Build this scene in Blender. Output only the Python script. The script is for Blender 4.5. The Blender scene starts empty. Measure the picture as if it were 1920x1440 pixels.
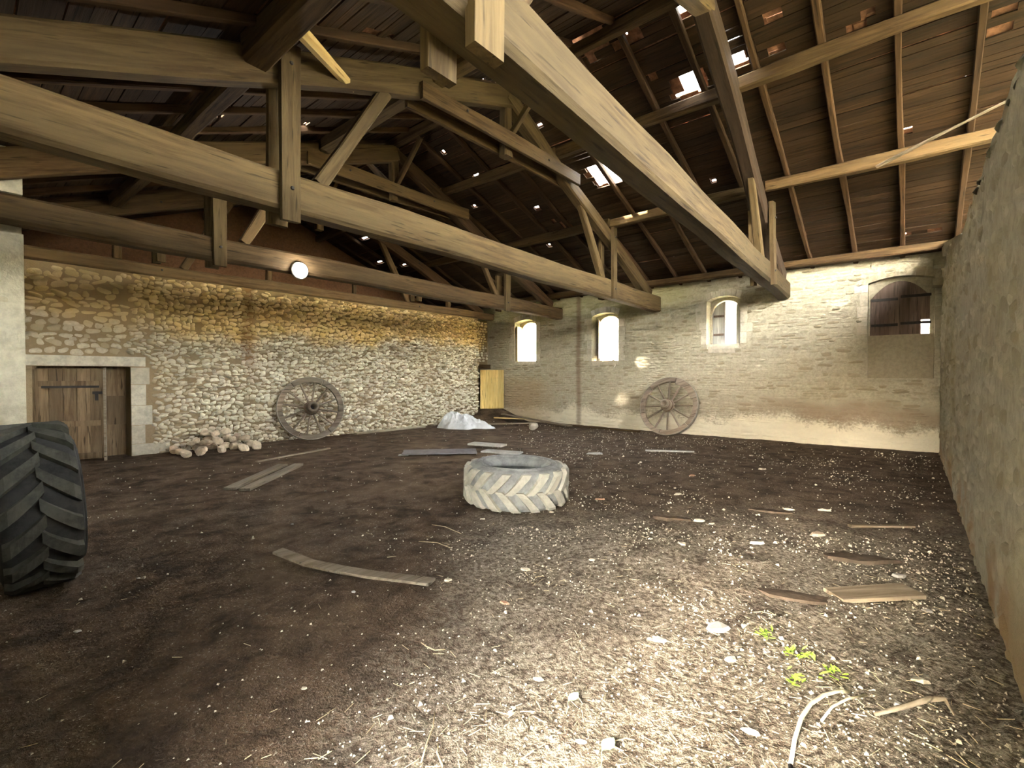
import bpy, bmesh, math, random
import numpy as np
from mathutils import Vector, Matrix, Euler

random.seed(7); rng = np.random.default_rng(7)
SC = bpy.context.scene
COL = SC.collection

# ------------------------------------------------------------------ camera
FPX, VAX, HY, CAMH = 893.5, 1711.6, 704.9, 1.6
yaw = math.atan((VAX - 960) / FPX)            # the room's +x axis lies this far right of the view
pitch = math.atan((720 - HY) / FPX)
Fh = Vector((math.cos(yaw), math.sin(yaw), 0)); Rv = Vector((math.sin(yaw), -math.cos(yaw), 0))
Fv = Fh * math.cos(pitch) - Vector((0, 0, 1)) * math.sin(pitch)
Uv = Rv.cross(Fv)
cam_d = bpy.data.cameras.new('camera'); cam = bpy.data.objects.new('camera', cam_d); COL.objects.link(cam)
cam_d.sensor_fit = 'HORIZONTAL'; cam_d.sensor_width = 36.0; cam_d.lens = 36.0 * FPX / 1920
cam_d.clip_start = 0.05; cam_d.clip_end = 300
cam.matrix_world = Matrix(((Rv.x, Uv.x, -Fv.x, 0), (Rv.y, Uv.y, -Fv.y, 0), (Rv.z, Uv.z, -Fv.z, CAMH), (0, 0, 0, 1)))
SC.camera = cam

# ------------------------------------------------------------------ daylight
W = bpy.data.worlds.new('sky'); SC.world = W; W.use_nodes = True
wn = W.node_tree.nodes; wl = W.node_tree.links
bg = wn['Background']
sky = wn.new('ShaderNodeTexSky'); sky.sky_type = 'NISHITA'; sky.sun_disc = False
sky.sun_elevation = math.radians(28.4); sky.sun_rotation = math.radians(278.5)
sky.air_density = 1.0; sky.dust_density = 1.6; sky.ozone_density = 1.0
hz = wn.new('ShaderNodeHueSaturation'); hz.inputs['Saturation'].default_value = .38; wl.new(sky.outputs[0], hz.inputs['Color'])     # thin haze
wb = wn.new('ShaderNodeMix'); wb.data_type = 'RGBA'; wb.blend_type = 'MULTIPLY'; wb.inputs[0].default_value = 1.0; wb.inputs[7].default_value = (1.08, 1.0, .86, 1)   # camera white balance
wl.new(hz.outputs[0], wb.inputs[6]); wl.new(wb.outputs[2], bg.inputs[0]); bg.inputs[1].default_value = 0.85
sun_d = bpy.data.lights.new('sun', 'SUN'); sun = bpy.data.objects.new('sun', sun_d); COL.objects.link(sun)
SUNDIR = Vector((1.0, -0.15, -0.56)).normalized()
sun.rotation_euler = SUNDIR.to_track_quat('-Z', 'Y').to_euler()
sun_d.energy = 9.0; sun_d.angle = math.radians(2); sun_d.color = (1.0, 0.90, 0.74)

def portal(loc, size, rot):
    d = bpy.data.lights.new('portal', 'AREA'); d.shape = 'RECTANGLE'; d.size, d.size_y = size
    d.cycles.is_portal = True
    o = bpy.data.objects.new('daylight_portal', d); COL.objects.link(o); o.location = loc; o.rotation_euler = rot
    return o
portal((-0.5, 0.62, 1.25), (2.5, 1.2), (0, -math.pi/2, 0))          # barn doorway behind the camera
for (yc, zc, a, b) in ((10.47, 2.8, 1.4, .95), (7.31, 2.8, 1.4, .9), (3.83, 2.9, 1.4, .85)):
    portal((13.5, yc, zc), (a, b), (0, math.pi/2, 0))

VS = SC.view_settings
VS.view_transform = 'Standard'; VS.look = 'None'; VS.gamma = 1.0; VS.use_curve_mapping = False
VS.exposure = 4.0
SC.cycles.use_denoising = True
SC.cycles.max_bounces = 5; SC.cycles.diffuse_bounces = 4; SC.cycles.glossy_bounces = 2; SC.cycles.sample_clamp_indirect = 6.0
SC.cycles.use_adaptive_sampling = True; SC.cycles.adaptive_threshold = .12; SC.cycles.adaptive_min_samples = 12; SC.cycles.debug_use_spatial_splits = True

# ------------------------------------------------------------------ helpers
def tag(o, label=None, cat=None, group=None, kind=None):
    if label: o['label'] = label
    if cat: o['category'] = cat
    if group: o['group'] = group
    if kind: o['kind'] = kind
    return o

def vn(x, y, seed=0):
    x = np.asarray(x, float); y = np.asarray(y, float)
    xi = np.floor(x).astype(np.int64); yi = np.floor(y).astype(np.int64); xf = x - xi; yf = y - yi
    def hsh(a, b):
        h = (a * 374761393 + b * 668265263 + seed * 1442695041) & 0xffffffff
        h = ((h ^ (h >> 13)) * 1274126177) & 0xffffffff
        return ((h ^ (h >> 16)) & 0xffff) / 65535.0
    u = xf * xf * (3 - 2 * xf); v = yf * yf * (3 - 2 * yf)
    a = hsh(xi, yi) * (1 - u) + hsh(xi + 1, yi) * u; b = hsh(xi, yi + 1) * (1 - u) + hsh(xi + 1, yi + 1) * u
    return a * (1 - v) + b * v
def fbm(x, y, seed=0, n=4):
    s = 0; a = .5
    for i in range(n):
        s = s + a * vn(np.asarray(x) * 2 ** i, np.asarray(y) * 2 ** i, seed + i); a *= .5
    return s

def mesh(name, v, f, smooth=False):
    m = bpy.data.meshes.new(name); m.from_pydata([tuple(p) for p in v], [], [tuple(q) for q in f]); m.update()
    if smooth: m.polygons.foreach_set('use_smooth', [True] * len(m.polygons))
    return m
def put(name, me, mat=None, parent=None, M=None):
    o = bpy.data.objects.new(name, me); COL.objects.link(o)
    if mat is not None and me is not None and len(me.materials) == 0: me.materials.append(mat)
    M = M if M is not None else Matrix.Identity(4)
    if parent is not None:
        o.parent = parent
        o.matrix_basis = PINV[parent.name] @ M
    else:
        o.matrix_basis = M
        PINV[o.name] = M.inverted()
    if o.name not in PINV: PINV[o.name] = M.inverted()
    return o
PINV = {}
def empty(name, loc):
    o = bpy.data.objects.new(name, None); COL.objects.link(o); o.empty_display_size = .1
    o.location = loc; PINV[o.name] = Matrix.Translation(Vector(loc)).inverted(); return o

def frame(p0, p1, up=(0, 0, 1)):
    p0 = Vector(p0); p1 = Vector(p1); x = (p1 - p0).normalized(); up = Vector(up)
    if up.cross(x).length < .05: up = Vector((1, 0, 0))
    y = up.cross(x); y.normalize(); z = x.cross(y)
    M = Matrix(((x.x, y.x, z.x, p0.x), (x.y, y.y, z.y, p0.y), (x.z, y.z, z.z, p0.z), (0, 0, 0, 1)))
    return M, (p1 - p0).length

def beam_mesh(L, w, h, n=None, wob=.012, ch=.14, bow=0, taper=0, roundness=False, seed=None):
    """timber of length L along local X, hewn: chamfered, slightly uneven section"""
    r = random.Random(seed if seed is not None else random.random())
    n = n or max(3, min(16, int(L / .7)))
    c = ch * min(w, h)
    if roundness:
        sec = [(w/2 * math.cos(a), h/2 * math.sin(a)) for a in [math.pi/8 + i * math.pi/4 for i in range(8)]]
    else:
        a, b = w/2, h/2
        sec = [(-a + c, -b), (a - c, -b), (a, -b + c), (a, b - c), (a - c, b), (-a + c, b), (-a, b - c), (-a, -b + c)]
    V = []; F = []
    ph = [r.uniform(0, 6.3) for _ in range(4)]
    for i in range(n + 1):
        t = i / n; x = L * t
        oy = wob * math.sin(ph[0] + x * 1.3) + bow * 0; oz = wob * math.sin(ph[1] + x * 1.1) + bow * math.sin(math.pi * t)
        s = 1 - taper * t + wob * .8 * math.sin(ph[2] + x * 2.1) / max(w, h) * 2
        for (y, z) in sec:
            V.append((x + r.uniform(-1, 1) * wob * .3, y * s + oy + r.uniform(-1, 1) * wob * .25, z * s + oz + r.uniform(-1, 1) * wob * .25))
    for i in range(n):
        for k in range(8):
            a = i * 8 + k; b = i * 8 + (k + 1) % 8
            F.append((a, b, b + 8, a + 8))
    F.append(tuple(range(7, -1, -1))); F.append(tuple(n * 8 + k for k in range(8)))
    return mesh('timber', V, F)
def beam(name, p0, p1, w, h, mat, parent=None, up=(0, 0, 1), **k):
    M, L = frame(p0, p1, up)
    return put(name, beam_mesh(L, w, h, **k), mat, parent, M)

def box_vf(x0, x1, y0, y1, z0, z1):
    v = [(x0, y0, z0), (x1, y0, z0), (x1, y1, z0), (x0, y1, z0), (x0, y0, z1), (x1, y0, z1), (x1, y1, z1), (x0, y1, z1)]
    f = [(0, 3, 2, 1), (4, 5, 6, 7), (0, 1, 5, 4), (1, 2, 6, 5), (2, 3, 7, 6), (3, 0, 4, 7)]
    return v, f
def join(parts):
    V = []; F = []
    for v, f in parts:
        o = len(V); V += list(v); F += [tuple(i + o for i in q) for q in f]
    return V, F
def boxes(bs): return join([box_vf(*b) for b in bs])
def lathe(prof, n=24, closed=False, a0=0, a1=2 * math.pi):
    V = []; F = []; m = len(prof); full = abs(a1 - a0 - 2 * math.pi) < 1e-6
    for i in range(n if full else n + 1):
        a = a0 + (a1 - a0) * i / n
        for (r, z) in prof: V.append((r * math.cos(a), r * math.sin(a), z))
    mm = m if closed else m - 1
    for i in range(n):
        j = (i + 1) % n if full else i + 1
        for k in range(mm):
            F.append((i * m + k, j * m + k, j * m + (k + 1) % m, i * m + (k + 1) % m))
    return V, F
def tube(path, r, n=6):
    V = []; F = []; P = [Vector(p) for p in path]
    for i, p in enumerate(P):
        d = (P[min(i + 1, len(P) - 1)] - P[max(i - 1, 0)]).normalized()
        a = d.cross(Vector((0.123, .2, 1))).normalized(); b = d.cross(a)
        rr = r[i] if isinstance(r, (list, tuple)) else r
        for k in range(n):
            t = 2 * math.pi * k / n; V.append(p + a * (rr * math.cos(t)) + b * (rr * math.sin(t)))
    for i in range(len(P) - 1):
        for k in range(n):
            F.append((i * n + k, i * n + (k + 1) % n, (i + 1) * n + (k + 1) % n, (i + 1) * n + k))
    F.append(tuple(range(n - 1, -1, -1))); F.append(tuple((len(P) - 1) * n + k for k in range(n)))
    return V, F

def proj(P):
    d = Vector(P) - Vector((0, 0, CAMH)); z = d.dot(Fv)
    if z < .05: return None
    return 960 + FPX * d.dot(Rv) / z, 720 - FPX * d.dot(Uv) / z, z
def seen_size(P, a):
    """rough size on screen of a piece of area a at P (0 when out of frame)"""
    q = proj(P)
    if q is None or not (-40 < q[0] < 1960 and -40 < q[1] < 1480): return 0
    return a / q[2] ** 2

# ------------------------------------------------------------------ materials
class NT:
    def __init__(s, name, rough=.9):
        s.m = bpy.data.materials.new(name); s.m.use_nodes = True; s.t = s.m.node_tree; s.n = s.t.nodes; s.l = s.t.links
        s.b = s.n['Principled BSDF']; s.b.inputs['Roughness'].default_value = rough
        s.b.inputs['Specular IOR Level'].default_value = .25
    def new(s, ty, **k):
        n = s.n.new(ty)
        for a, v in k.items(): setattr(n, a, v)
        return n
    def set(s, sock, v):
        if hasattr(v, 'links') or isinstance(v, bpy.types.NodeSocket): s.l.new(v, sock)
        else: sock.default_value = v
    def pos(s): return s.new('ShaderNodeNewGeometry').outputs['Position']
    def isl(s): return s.new('ShaderNodeNewGeometry').outputs['Random Per Island']
    def orand(s): return s.new('ShaderNodeObjectInfo').outputs['Random']
    def obj(s): return s.new('ShaderNodeTexCoord').outputs['Object']
    def mapping(s, v, sc=(1, 1, 1), loc=(0, 0, 0)):
        n = s.new('ShaderNodeMapping'); s.l.new(v, n.inputs['Vector']); n.inputs['Scale'].default_value = sc; s.set(n.inputs['Location'], loc); return n.outputs[0]
    def noise(s, v, sc=5, det=4, rough=.6, dist=0, w=None):
        n = s.new('ShaderNodeTexNoise'); s.l.new(v, n.inputs['Vector']); n.inputs['Scale'].default_value = sc
        n.inputs['Detail'].default_value = det; n.inputs['Roughness'].default_value = rough; n.inputs['Distortion'].default_value = dist
        return n.outputs['Fac']
    def voro(s, v, sc=5, feature='F1', out='Distance', rnd=1):
        n = s.new('ShaderNodeTexVoronoi'); n.feature = feature; s.l.new(v, n.inputs['Vector']); n.inputs['Scale'].default_value = sc; n.inputs['Randomness'].default_value = rnd
        return n.outputs[out]
    def ramp(s, f, stops):
        n = s.new('ShaderNodeValToRGB'); s.l.new(f, n.inputs[0]); e = n.color_ramp.elements
        e[0].position = stops[0][0]; e[0].color = (*stops[0][1], 1) if isinstance(stops[0][1], tuple) else (stops[0][1],) * 3 + (1,)
        e[1].position = stops[-1][0]; e[1].color = (*stops[-1][1], 1) if isinstance(stops[-1][1], tuple) else (stops[-1][1],) * 3 + (1,)
        for p, c in stops[1:-1]:
            q = e.new(p); q.color = (*c, 1) if isinstance(c, tuple) else (c, c, c, 1)
        return n.outputs[0]
    def mix(s, f, a, b, mode='MIX'):
        n = s.new('ShaderNodeMix', data_type='RGBA', blend_type=mode)
        s.set(n.inputs[0], f); s.set(n.inputs[6], (*a, 1) if isinstance(a, tuple) else a); s.set(n.inputs[7], (*b, 1) if isinstance(b, tuple) else b)
        return n.outputs[2]
    def math(s, op, a, b=None, c=None, clamp=False):
        n = s.new('ShaderNodeMath', operation=op); n.use_clamp = clamp
        s.set(n.inputs[0], a)
        if b is not None: s.set(n.inputs[1], b)
        if c is not None: s.set(n.inputs[2], c)
        return n.outputs[0]
    def sep(s, v):
        n = s.new('ShaderNodeSeparateXYZ'); s.l.new(v, n.inputs[0]); return n.outputs
    def rng(s, v, a, b, c=0, d=1):
        n = s.new('ShaderNodeMapRange'); s.set(n.inputs[0], v); n.interpolation_type = 'SMOOTHSTEP'
        for i, q in enumerate((a, b, c, d)): n.inputs[i + 1].default_value = q
        return n.outputs[0]
    def bump(s, h, st=.3, dist=.02):
        n = s.new('ShaderNodeBump'); n.inputs['Strength'].default_value = st; n.inputs['Distance'].default_value = dist
        s.set(n.inputs['Height'], h); s.l.new(n.outputs[0], s.b.inputs['Normal'])
    def out(s, c): s.set(s.b.inputs['Base Color'], (*c, 1) if isinstance(c, tuple) else c); return s.m

def wood(name, light, dark, along='obj', sat=1, grey=None, bump=.35):
    n = NT(name, .85)
    if along == 'obj': v = n.obj(); sc1 = (1.2, 16, 16); sc2 = (.5, 3, 3)
    elif along == 'z': v = n.obj(); sc1 = (16, 16, 1.2); sc2 = (3, 3, .5)
    elif along == 'y': v = n.pos(); sc1 = (22, 1.3, 22); sc2 = (3, .6, 3)
    r = n.orand(); ri = n.isl()
    rr = n.math('ADD', n.math('MULTIPLY', r, 37.0), n.math('MULTIPLY', ri, 53.0))
    cv = n.new('ShaderNodeCombineXYZ'); 
    for i in range(3): n.l.new(rr, cv.inputs[i])
    a = n.noise(n.mapping(v, sc1, cv.outputs[0]), 1, 5, .65, .4)
    b = n.noise(n.mapping(v, sc2, cv.outputs[0]), 1, 4, .6)
    c = n.mix(n.rng(a, .3, .7), dark, light)
    tone = n.math('FRACT', n.math('ADD', n.math('MULTIPLY', r, 7.31), n.math('MULTIPLY', ri, 3.7)))
    c = n.mix(n.rng(b, .35, .75, 0, .8), c, grey if grey else tuple(x * .62 for x in light))
    hs = n.new('ShaderNodeHueSaturation'); n.l.new(c, hs.inputs['Color']); n.l.new(n.rng(tone, 0, 1, .72, 1.22), hs.inputs['Value'])
    # cracks along the grain
    cr = n.noise(n.mapping(v, tuple(x * 1.7 for x in sc1), cv.outputs[0]), 1, 2, .5, .2)
    c = n.mix(n.rng(cr, .62, .72, 0, .7), hs.outputs[0], tuple(x * .25 for x in dark))
    n.bump(n.math('ADD', a, n.math('MULTIPLY', b, .6)), bump, .02)
    return n.out(c)

M_beam = wood('old_oak', (0.128, 0.077, 0.031), (0.047, 0.024, 0.009), grey=(0.088, 0.059, 0.025))
M_beam2 = wood('pale_weathered_oak', (0.116, 0.078, 0.033), (0.049, 0.028, 0.011), grey=(0.081, 0.057, 0.025))
M_rafter = wood('rafter_wood', (0.088, 0.048, 0.021), (0.032, 0.016, 0.007))
M_tar = wood('smoke_black_oak', (.085, .052, .03), (.03, .018, .010))
M_board = wood('roof_board_wood', (0.056, 0.029, 0.012), (0.017, 0.009, 0.003), along='y', grey=(0.035, 0.020, 0.010))
M_plank = wood('weathered_plank', (0.400, 0.336, 0.248), (0.192, 0.144, 0.092), grey=(0.320, 0.288, 0.232))
M_door = wood('door_wood', (.30, .21, .12), (.12, .075, .04), along='z')
M_sunyellow = wood('sun_yellow_boards', (.92, .70, .28), (.66, .44, .13), along='z')  # yellow sunlight on the corner door put into the board colour
M_pine = wood('yellow_pine', (.66, .50, .22), (.42, .27, .09))
M_shutter = wood('shutter_wood', (.24, .17, .14), (.12, .085, .065), along='z')
M_shutter2 = wood('grey_shutter_wood', (.46, .46, .46), (.26, .26, .26), along='z')
M_wheel = wood('wheel_wood', (.30, .24, .18), (.13, .095, .065), grey=(.24, .21, .17))

def stone(name, pale, mid, dark, ochre=None, zmask=None, bump=.5, sc=14):
    n = NT(name, .95); p = n.pos(); r = n.isl(); r2 = n.orand()
    rr = n.math('FRACT', n.math('ADD', n.math('MULTIPLY', r, 5.13), n.math('MULTIPLY', r2, 3.77)))
    c = n.ramp(rr, [(0, dark), (.25, mid), (.6, pale), (1, tuple(min(1, x * 1.12) for x in pale))])
    f = n.noise(p, sc, 5, .7)
    c = n.mix(n.rng(f, .35, .7, .0, .55), c, tuple(x * .55 for x in mid))
    big = n.noise(p, .9, 3, .6)
    if zmask == 'A':
        s = n.sep(p); z = n.math('ADD', s[2], n.math('MULTIPLY', n.math('SUBTRACT', big, .5), 1.5))
        c = n.mix(n.rng(z, 2.35, 2.85, 0, .72), c, ochre, 'MIX')
        # clay-brown run-off streak below the tie beam
        st = n.math('ABSOLUTE', n.math('SUBTRACT', n.math('ADD', s[0], n.math('MULTIPLY', big, .3)), 4.75))
        k = n.math('MULTIPLY', n.rng(st, .22, .03, 0, 1), n.rng(s[2], 1.2, 2.2, 0, 1))
        c = n.mix(n.math('MULTIPLY', k, .55), c, (.25, .11, .035))
        # warmer undressed stones near the far left of the wall
        c = n.mix(n.math('MULTIPLY', n.rng(s[0], 4.2, 2.0, 0, .45), 1.0), c, (.40, .29, .16))
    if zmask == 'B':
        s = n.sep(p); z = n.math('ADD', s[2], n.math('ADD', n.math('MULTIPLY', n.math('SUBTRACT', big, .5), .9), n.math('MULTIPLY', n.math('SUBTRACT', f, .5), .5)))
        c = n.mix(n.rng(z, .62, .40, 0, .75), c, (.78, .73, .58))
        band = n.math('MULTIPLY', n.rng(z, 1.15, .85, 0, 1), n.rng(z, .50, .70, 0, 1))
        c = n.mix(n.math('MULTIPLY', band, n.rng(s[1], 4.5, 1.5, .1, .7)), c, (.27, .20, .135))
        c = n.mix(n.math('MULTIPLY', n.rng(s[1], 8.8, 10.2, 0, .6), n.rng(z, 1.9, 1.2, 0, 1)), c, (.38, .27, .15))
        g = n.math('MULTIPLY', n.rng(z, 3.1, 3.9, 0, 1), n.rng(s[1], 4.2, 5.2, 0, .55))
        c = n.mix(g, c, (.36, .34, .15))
        ln = n.math('ABSOLUTE', n.math('SUBTRACT', s[1], n.math('ADD', 8.20, n.math('MULTIPLY', big, .12))))  # shadow of a vertical groove painted into the wall colour
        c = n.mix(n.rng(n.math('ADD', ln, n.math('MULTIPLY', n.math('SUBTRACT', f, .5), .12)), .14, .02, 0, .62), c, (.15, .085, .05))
    if zmask == 'C':
        s = n.sep(p)
        rust = n.math('MULTIPLY', n.rng(n.math('ADD', s[2], n.math('MULTIPLY', big, .8)), 1.15, .55, 0, .75), n.rng(big, .42, .6, 0, 1))
        c = n.mix(rust, c, (.30, .15, .05))
        c = n.mix(n.rng(big, .5, .68, 0, .5), c, (.33, .29, .17))
        e = n.math('MULTIPLY', n.rng(s[0], 9.0, 11.5, 0, 1), n.rng(s[2], .9, .5, 0, .4)); c = n.mix(e, c, (.30, .25, .18))
    f2 = n.noise(p, sc * 4, 3, .6)
    n.bump(n.math('ADD', f, n.math('MULTIPLY', f2, .4)), bump, .02)
    return n.out(c)
M_stA = stone('rubble_stone', (.84, .79, .66), (.70, .62, .47), (.46, .37, .25), ochre=(.84, .59, .20), zmask='A')
M_moA = stone('clay_mortar', (.36, .28, .18), (.31, .24, .15), (.27, .20, .12), ochre=(.33, .21, .07), zmask='A', sc=22)
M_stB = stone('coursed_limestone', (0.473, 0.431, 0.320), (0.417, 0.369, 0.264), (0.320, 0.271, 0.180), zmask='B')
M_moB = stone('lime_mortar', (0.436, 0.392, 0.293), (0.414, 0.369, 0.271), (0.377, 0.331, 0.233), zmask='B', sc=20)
M_stC = stone('limewashed_stone', (0.459, 0.429, 0.340), (0.400, 0.370, 0.281), (0.311, 0.281, 0.200), zmask='C', sc=9)
M_moC = stone('limewash_mortar', (0.414, 0.385, 0.303), (0.385, 0.355, 0.274), (0.340, 0.303, 0.222), zmask='C', sc=12)
M_pier = stone('plastered_pier', (0.646, 0.603, 0.468), (0.595, 0.535, 0.391), (0.510, 0.442, 0.297), sc=7, bump=.3)
M_dress = stone('dressed_stone', (0.616, 0.572, 0.466), (0.563, 0.510, 0.405), (0.510, 0.458, 0.352), sc=10, bump=.25)
M_pile = stone('fieldstone', (.82, .70, .54), (.70, .57, .42), (.52, .39, .28), sc=16)
M_gable = stone('red_clay_wall', (0.150, 0.075, 0.037), (0.125, 0.060, 0.029), (0.100, 0.045, 0.021), sc=16)

def plain(name, c, rough=.7, var=.3, sc=12, metal=0, bump=.2):
    n = NT(name, rough); p = n.pos(); f = n.noise(p, sc, 4, .65)
    n.b.inputs['Metallic'].default_value = metal
    n.bump(f, bump, .01)
    return n.out(n.mix(n.rng(f, .3, .7), tuple(x * (1 - var) for x in c), tuple(min(1, x * (1 + var * .5)) for x in c)))
M_iron = plain('dark_iron', (.035, .03, .028), .6)
M_rust = plain('rusty_iron', (.16, .10, .06), .8, .5)
M_galv = plain('dusty_iron_tyre', (.30, .27, .22), .7, .3)
M_bag = plain('white_plastic', (.85, .88, .92), .35, .06, 8, bump=.4)
M_tile = plain('terracotta_tile', (.26, .13, .075), .9, .45, 9)
M_tilechip = plain('broken_terracotta', (.55, .33, .22), .9, .3, 20)
M_chip = plain('pale_limestone_chip', (.72, .66, .53), .9, .25, 25)
M_straw = plain('dry_straw', (.60, .50, .32), .9, .3, 30)
M_cord = plain('pale_cord', (.74, .68, .50), .6, .15, 30)
M_black = plain('black_rubber', (.02, .02, .022), .5)
M_green = plain('fresh_green_leaf', (.34, .52, .08), .6, .25, 30)
M_mint = plain('pale_green_leaf', (.40, .66, .36), .6, .15, 30)
M_sheet = plain('grey_fibre_sheet', (.20, .19, .21), .8, .2, 10)
M_white = plain('chalky_white', (.50, .49, .47), .8, .2, 14)

def rubber(name, dust, deep):
    n = NT(name, .85); p = n.pos(); f = n.noise(p, 7, 5, .7); g = n.noise(p, 40, 3, .6)
    c = n.mix(n.rng(f, .36, .62), deep, dust); c = n.mix(n.rng(g, .3, .6, 0, .3), c, tuple(x * .8 for x in dust))
    n.bump(g, .15, .01); return n.out(c)
M_tyA = rubber('dusty_lug_rubber', (0.561, 0.544, 0.468), (0.425, 0.408, 0.348))
M_tyB = rubber('dusty_tyre_rubber', (0.368, 0.376, 0.368), (0.208, 0.216, 0.216))
M_tyC = rubber('dark_tyre_rubber', (.04, .04, .037), (.018, .018, .018))
M_tyD = rubber('dark_lug_rubber', (0.083, 0.083, 0.068), (0.041, 0.041, 0.034))

def floor_mat():
    n = NT('trodden_earth', .95); p = n.pos(); s = n.sep(p)
    big = n.noise(p, .55, 4, .6, .4); mid = n.noise(p, 3.0, 5, .7, .3); fine = n.noise(p, 26, 4, .7)
    st = n.noise(n.mapping(p, (1, 1, 1)), 70, 2, .7)
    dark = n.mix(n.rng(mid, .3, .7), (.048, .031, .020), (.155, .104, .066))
    # pale trampled straw and lime dust, with the doorway's pool of light painted in
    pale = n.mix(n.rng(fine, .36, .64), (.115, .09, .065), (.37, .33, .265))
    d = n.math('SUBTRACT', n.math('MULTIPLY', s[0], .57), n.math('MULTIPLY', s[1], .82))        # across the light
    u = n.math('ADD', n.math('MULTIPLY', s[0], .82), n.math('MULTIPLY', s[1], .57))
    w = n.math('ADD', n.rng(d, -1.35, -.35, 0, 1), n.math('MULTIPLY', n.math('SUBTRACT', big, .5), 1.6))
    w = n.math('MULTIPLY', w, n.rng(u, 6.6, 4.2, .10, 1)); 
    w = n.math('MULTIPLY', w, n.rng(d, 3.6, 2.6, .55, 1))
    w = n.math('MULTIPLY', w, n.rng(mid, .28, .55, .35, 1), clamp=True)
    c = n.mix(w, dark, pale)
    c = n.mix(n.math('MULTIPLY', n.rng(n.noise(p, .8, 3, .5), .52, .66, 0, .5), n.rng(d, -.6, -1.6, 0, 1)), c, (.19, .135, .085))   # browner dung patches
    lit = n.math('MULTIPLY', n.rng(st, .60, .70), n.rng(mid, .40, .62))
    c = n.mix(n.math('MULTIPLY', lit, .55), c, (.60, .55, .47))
    n.bump(n.math('ADD', n.math('MULTIPLY', mid, 1.2), n.math('ADD', n.math('MULTIPLY', fine, .7), n.math('MULTIPLY', st, .35))), .9, .05)
    return n.out(c)
M_floor = floor_mat()
M_bounce = plain('bounce_wall_cream', (.92, .86, .72), .9, .05, 2)  # pale colour for the added bounce wall outside
M_ground = plain('yard_ground', (.20, .20, .10), .95, .3, 2)
lm = NT('lamp_glow'); lm.b.inputs['Emission Color'].default_value = (1, .97, .92, 1); lm.b.inputs['Emission Strength'].default_value = 14.0
M_lamp = lm.out((.9, .9, .9))

# ------------------------------------------------------------------ dimensions (metres; camera stands at x=0,y=0)
XB, YA, YC, XD = 13.165, 11.97, -0.434, -0.46
XR, ZR, SL = 6.4, 6.86, 0.39
YG, YF = 15.1, -5.0           # far gable, near end wall
Y0 = {1: -5.0, -1: -2.5}      # left slope kept open over the unseen near bay, added for daylight
def zroof(x): return ZR - SL * abs(x - XR)        # underside of the roof boarding

# ------------------------------------------------------------------ floor
def fz(x, y):
    x = np.asarray(x, float); y = np.asarray(y, float)
    z = .05 * (fbm(x * .7, y * .7, 3) - .47) + .035 * (fbm(x * 2.6, y * 2.6, 9) - .47) + .018 * (fbm(x * 9, y * 9, 21, 3) - .44)
    # cracked, flaking crust to the right of the lying tyre
    q = x * .45 + y * 1.0 + 1.1 * fbm(x * 1.1, y * 1.1, 40); sgn = q * 2.4 - np.floor(q * 2.4)
    m = np.clip((x - 2.2) / 1.2, 0, 1) * np.clip((6.5 - x) / 1.5, 0, 1) * np.clip((2.6 - y) / .6, 0, 1)
    z = z + m * .03 * (sgn ** 3) * (fbm(x * 1.4, y * 1.4, 61) > .44)
    z = z + .42 * np.clip((x - 11.2) / 1.4, 0, 1) ** 1.5 * np.clip((y - 10.3) / 1.2, 0, 1) ** 1.2    # dirt banked in the far corner
    return z
def fz1(x, y): return float(fz(np.array([x]), np.array([y]))[0])
xs = np.concatenate([np.arange(-.46, .3, .08), np.arange(.3, 5.2, .035), np.arange(5.2, 13.3, .09)])
ys = np.concatenate([np.arange(-.95, -.45, .25), np.arange(-.45, 4.6, .035), np.arange(4.6, 12.2, .08), np.arange(12.2, 15.2, .3)])
GX, GY = np.meshgrid(xs, ys); GZ = fz(GX, GY); nx, ny = len(xs), len(ys)
idx = np.arange(nx * ny).reshape(ny, nx)
quads = np.stack([idx[:-1, :-1], idx[:-1, 1:], idx[1:, 1:], idx[1:, :-1]], -1).reshape(-1, 4)
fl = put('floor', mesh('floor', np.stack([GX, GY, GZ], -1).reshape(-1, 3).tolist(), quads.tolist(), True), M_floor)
tag(fl, 'uneven trodden earth floor, dark with pale straw dust and painted-in doorway light in the foreground', kind='structure')
gr = put('ground', mesh('ground', [(-60, -60, -.12), (70, -60, -.12), (70, 70, -.12), (-60, 70, -.12)], [(0, 1, 2, 3)]), M_ground)
tag(gr, 'dry yard ground outside the barn', kind='structure')

# ------------------------------------------------------------------ rubble walls
def stone_proto(seed, bulge=1.0, n=4):
    r = random.Random(seed); V = []; F = []
    ph = [r.uniform(0, 6.28) for _ in range(6)]
    for j in range(n + 1):
        for i in range(n + 1):
            a = -1 + 2 * i / n; b = -1 + 2 * j / n
            # squircle outline, irregular
            k = 1 / max(1e-6, (abs(a) ** 3.2 + abs(b) ** 3.2) ** (1 / 3.2)) if (a or b) else 1
            mx = max(abs(a), abs(b)); s = mx * k if mx > 0 else 0
            th = math.atan2(b, a); o = 1 + .10 * math.sin(th * 2 + ph[0]) + .09 * math.sin(th * 3 + ph[1])
            x, y = a * k * mx * o if mx else 0, b * k * mx * o if mx else 0
            z = (1 - mx ** 2.6) * (1 + .28 * math.sin(a * 2.3 + ph[2]) * math.cos(b * 2.1 + ph[3])) + .12 * r.uniform(-1, 1) * (mx < .99)
            if mx > .99: z = -.55
            V.append((x * .5, y * .5, z * bulge))
    for j in range(n):
        for i in range(n):
            q = j * (n + 1) + i; F.append((q, q + 1, q + n + 2, q + n + 1))
    return np.array(V), F
PROTOS = [stone_proto(i) for i in range(14)]

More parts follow.
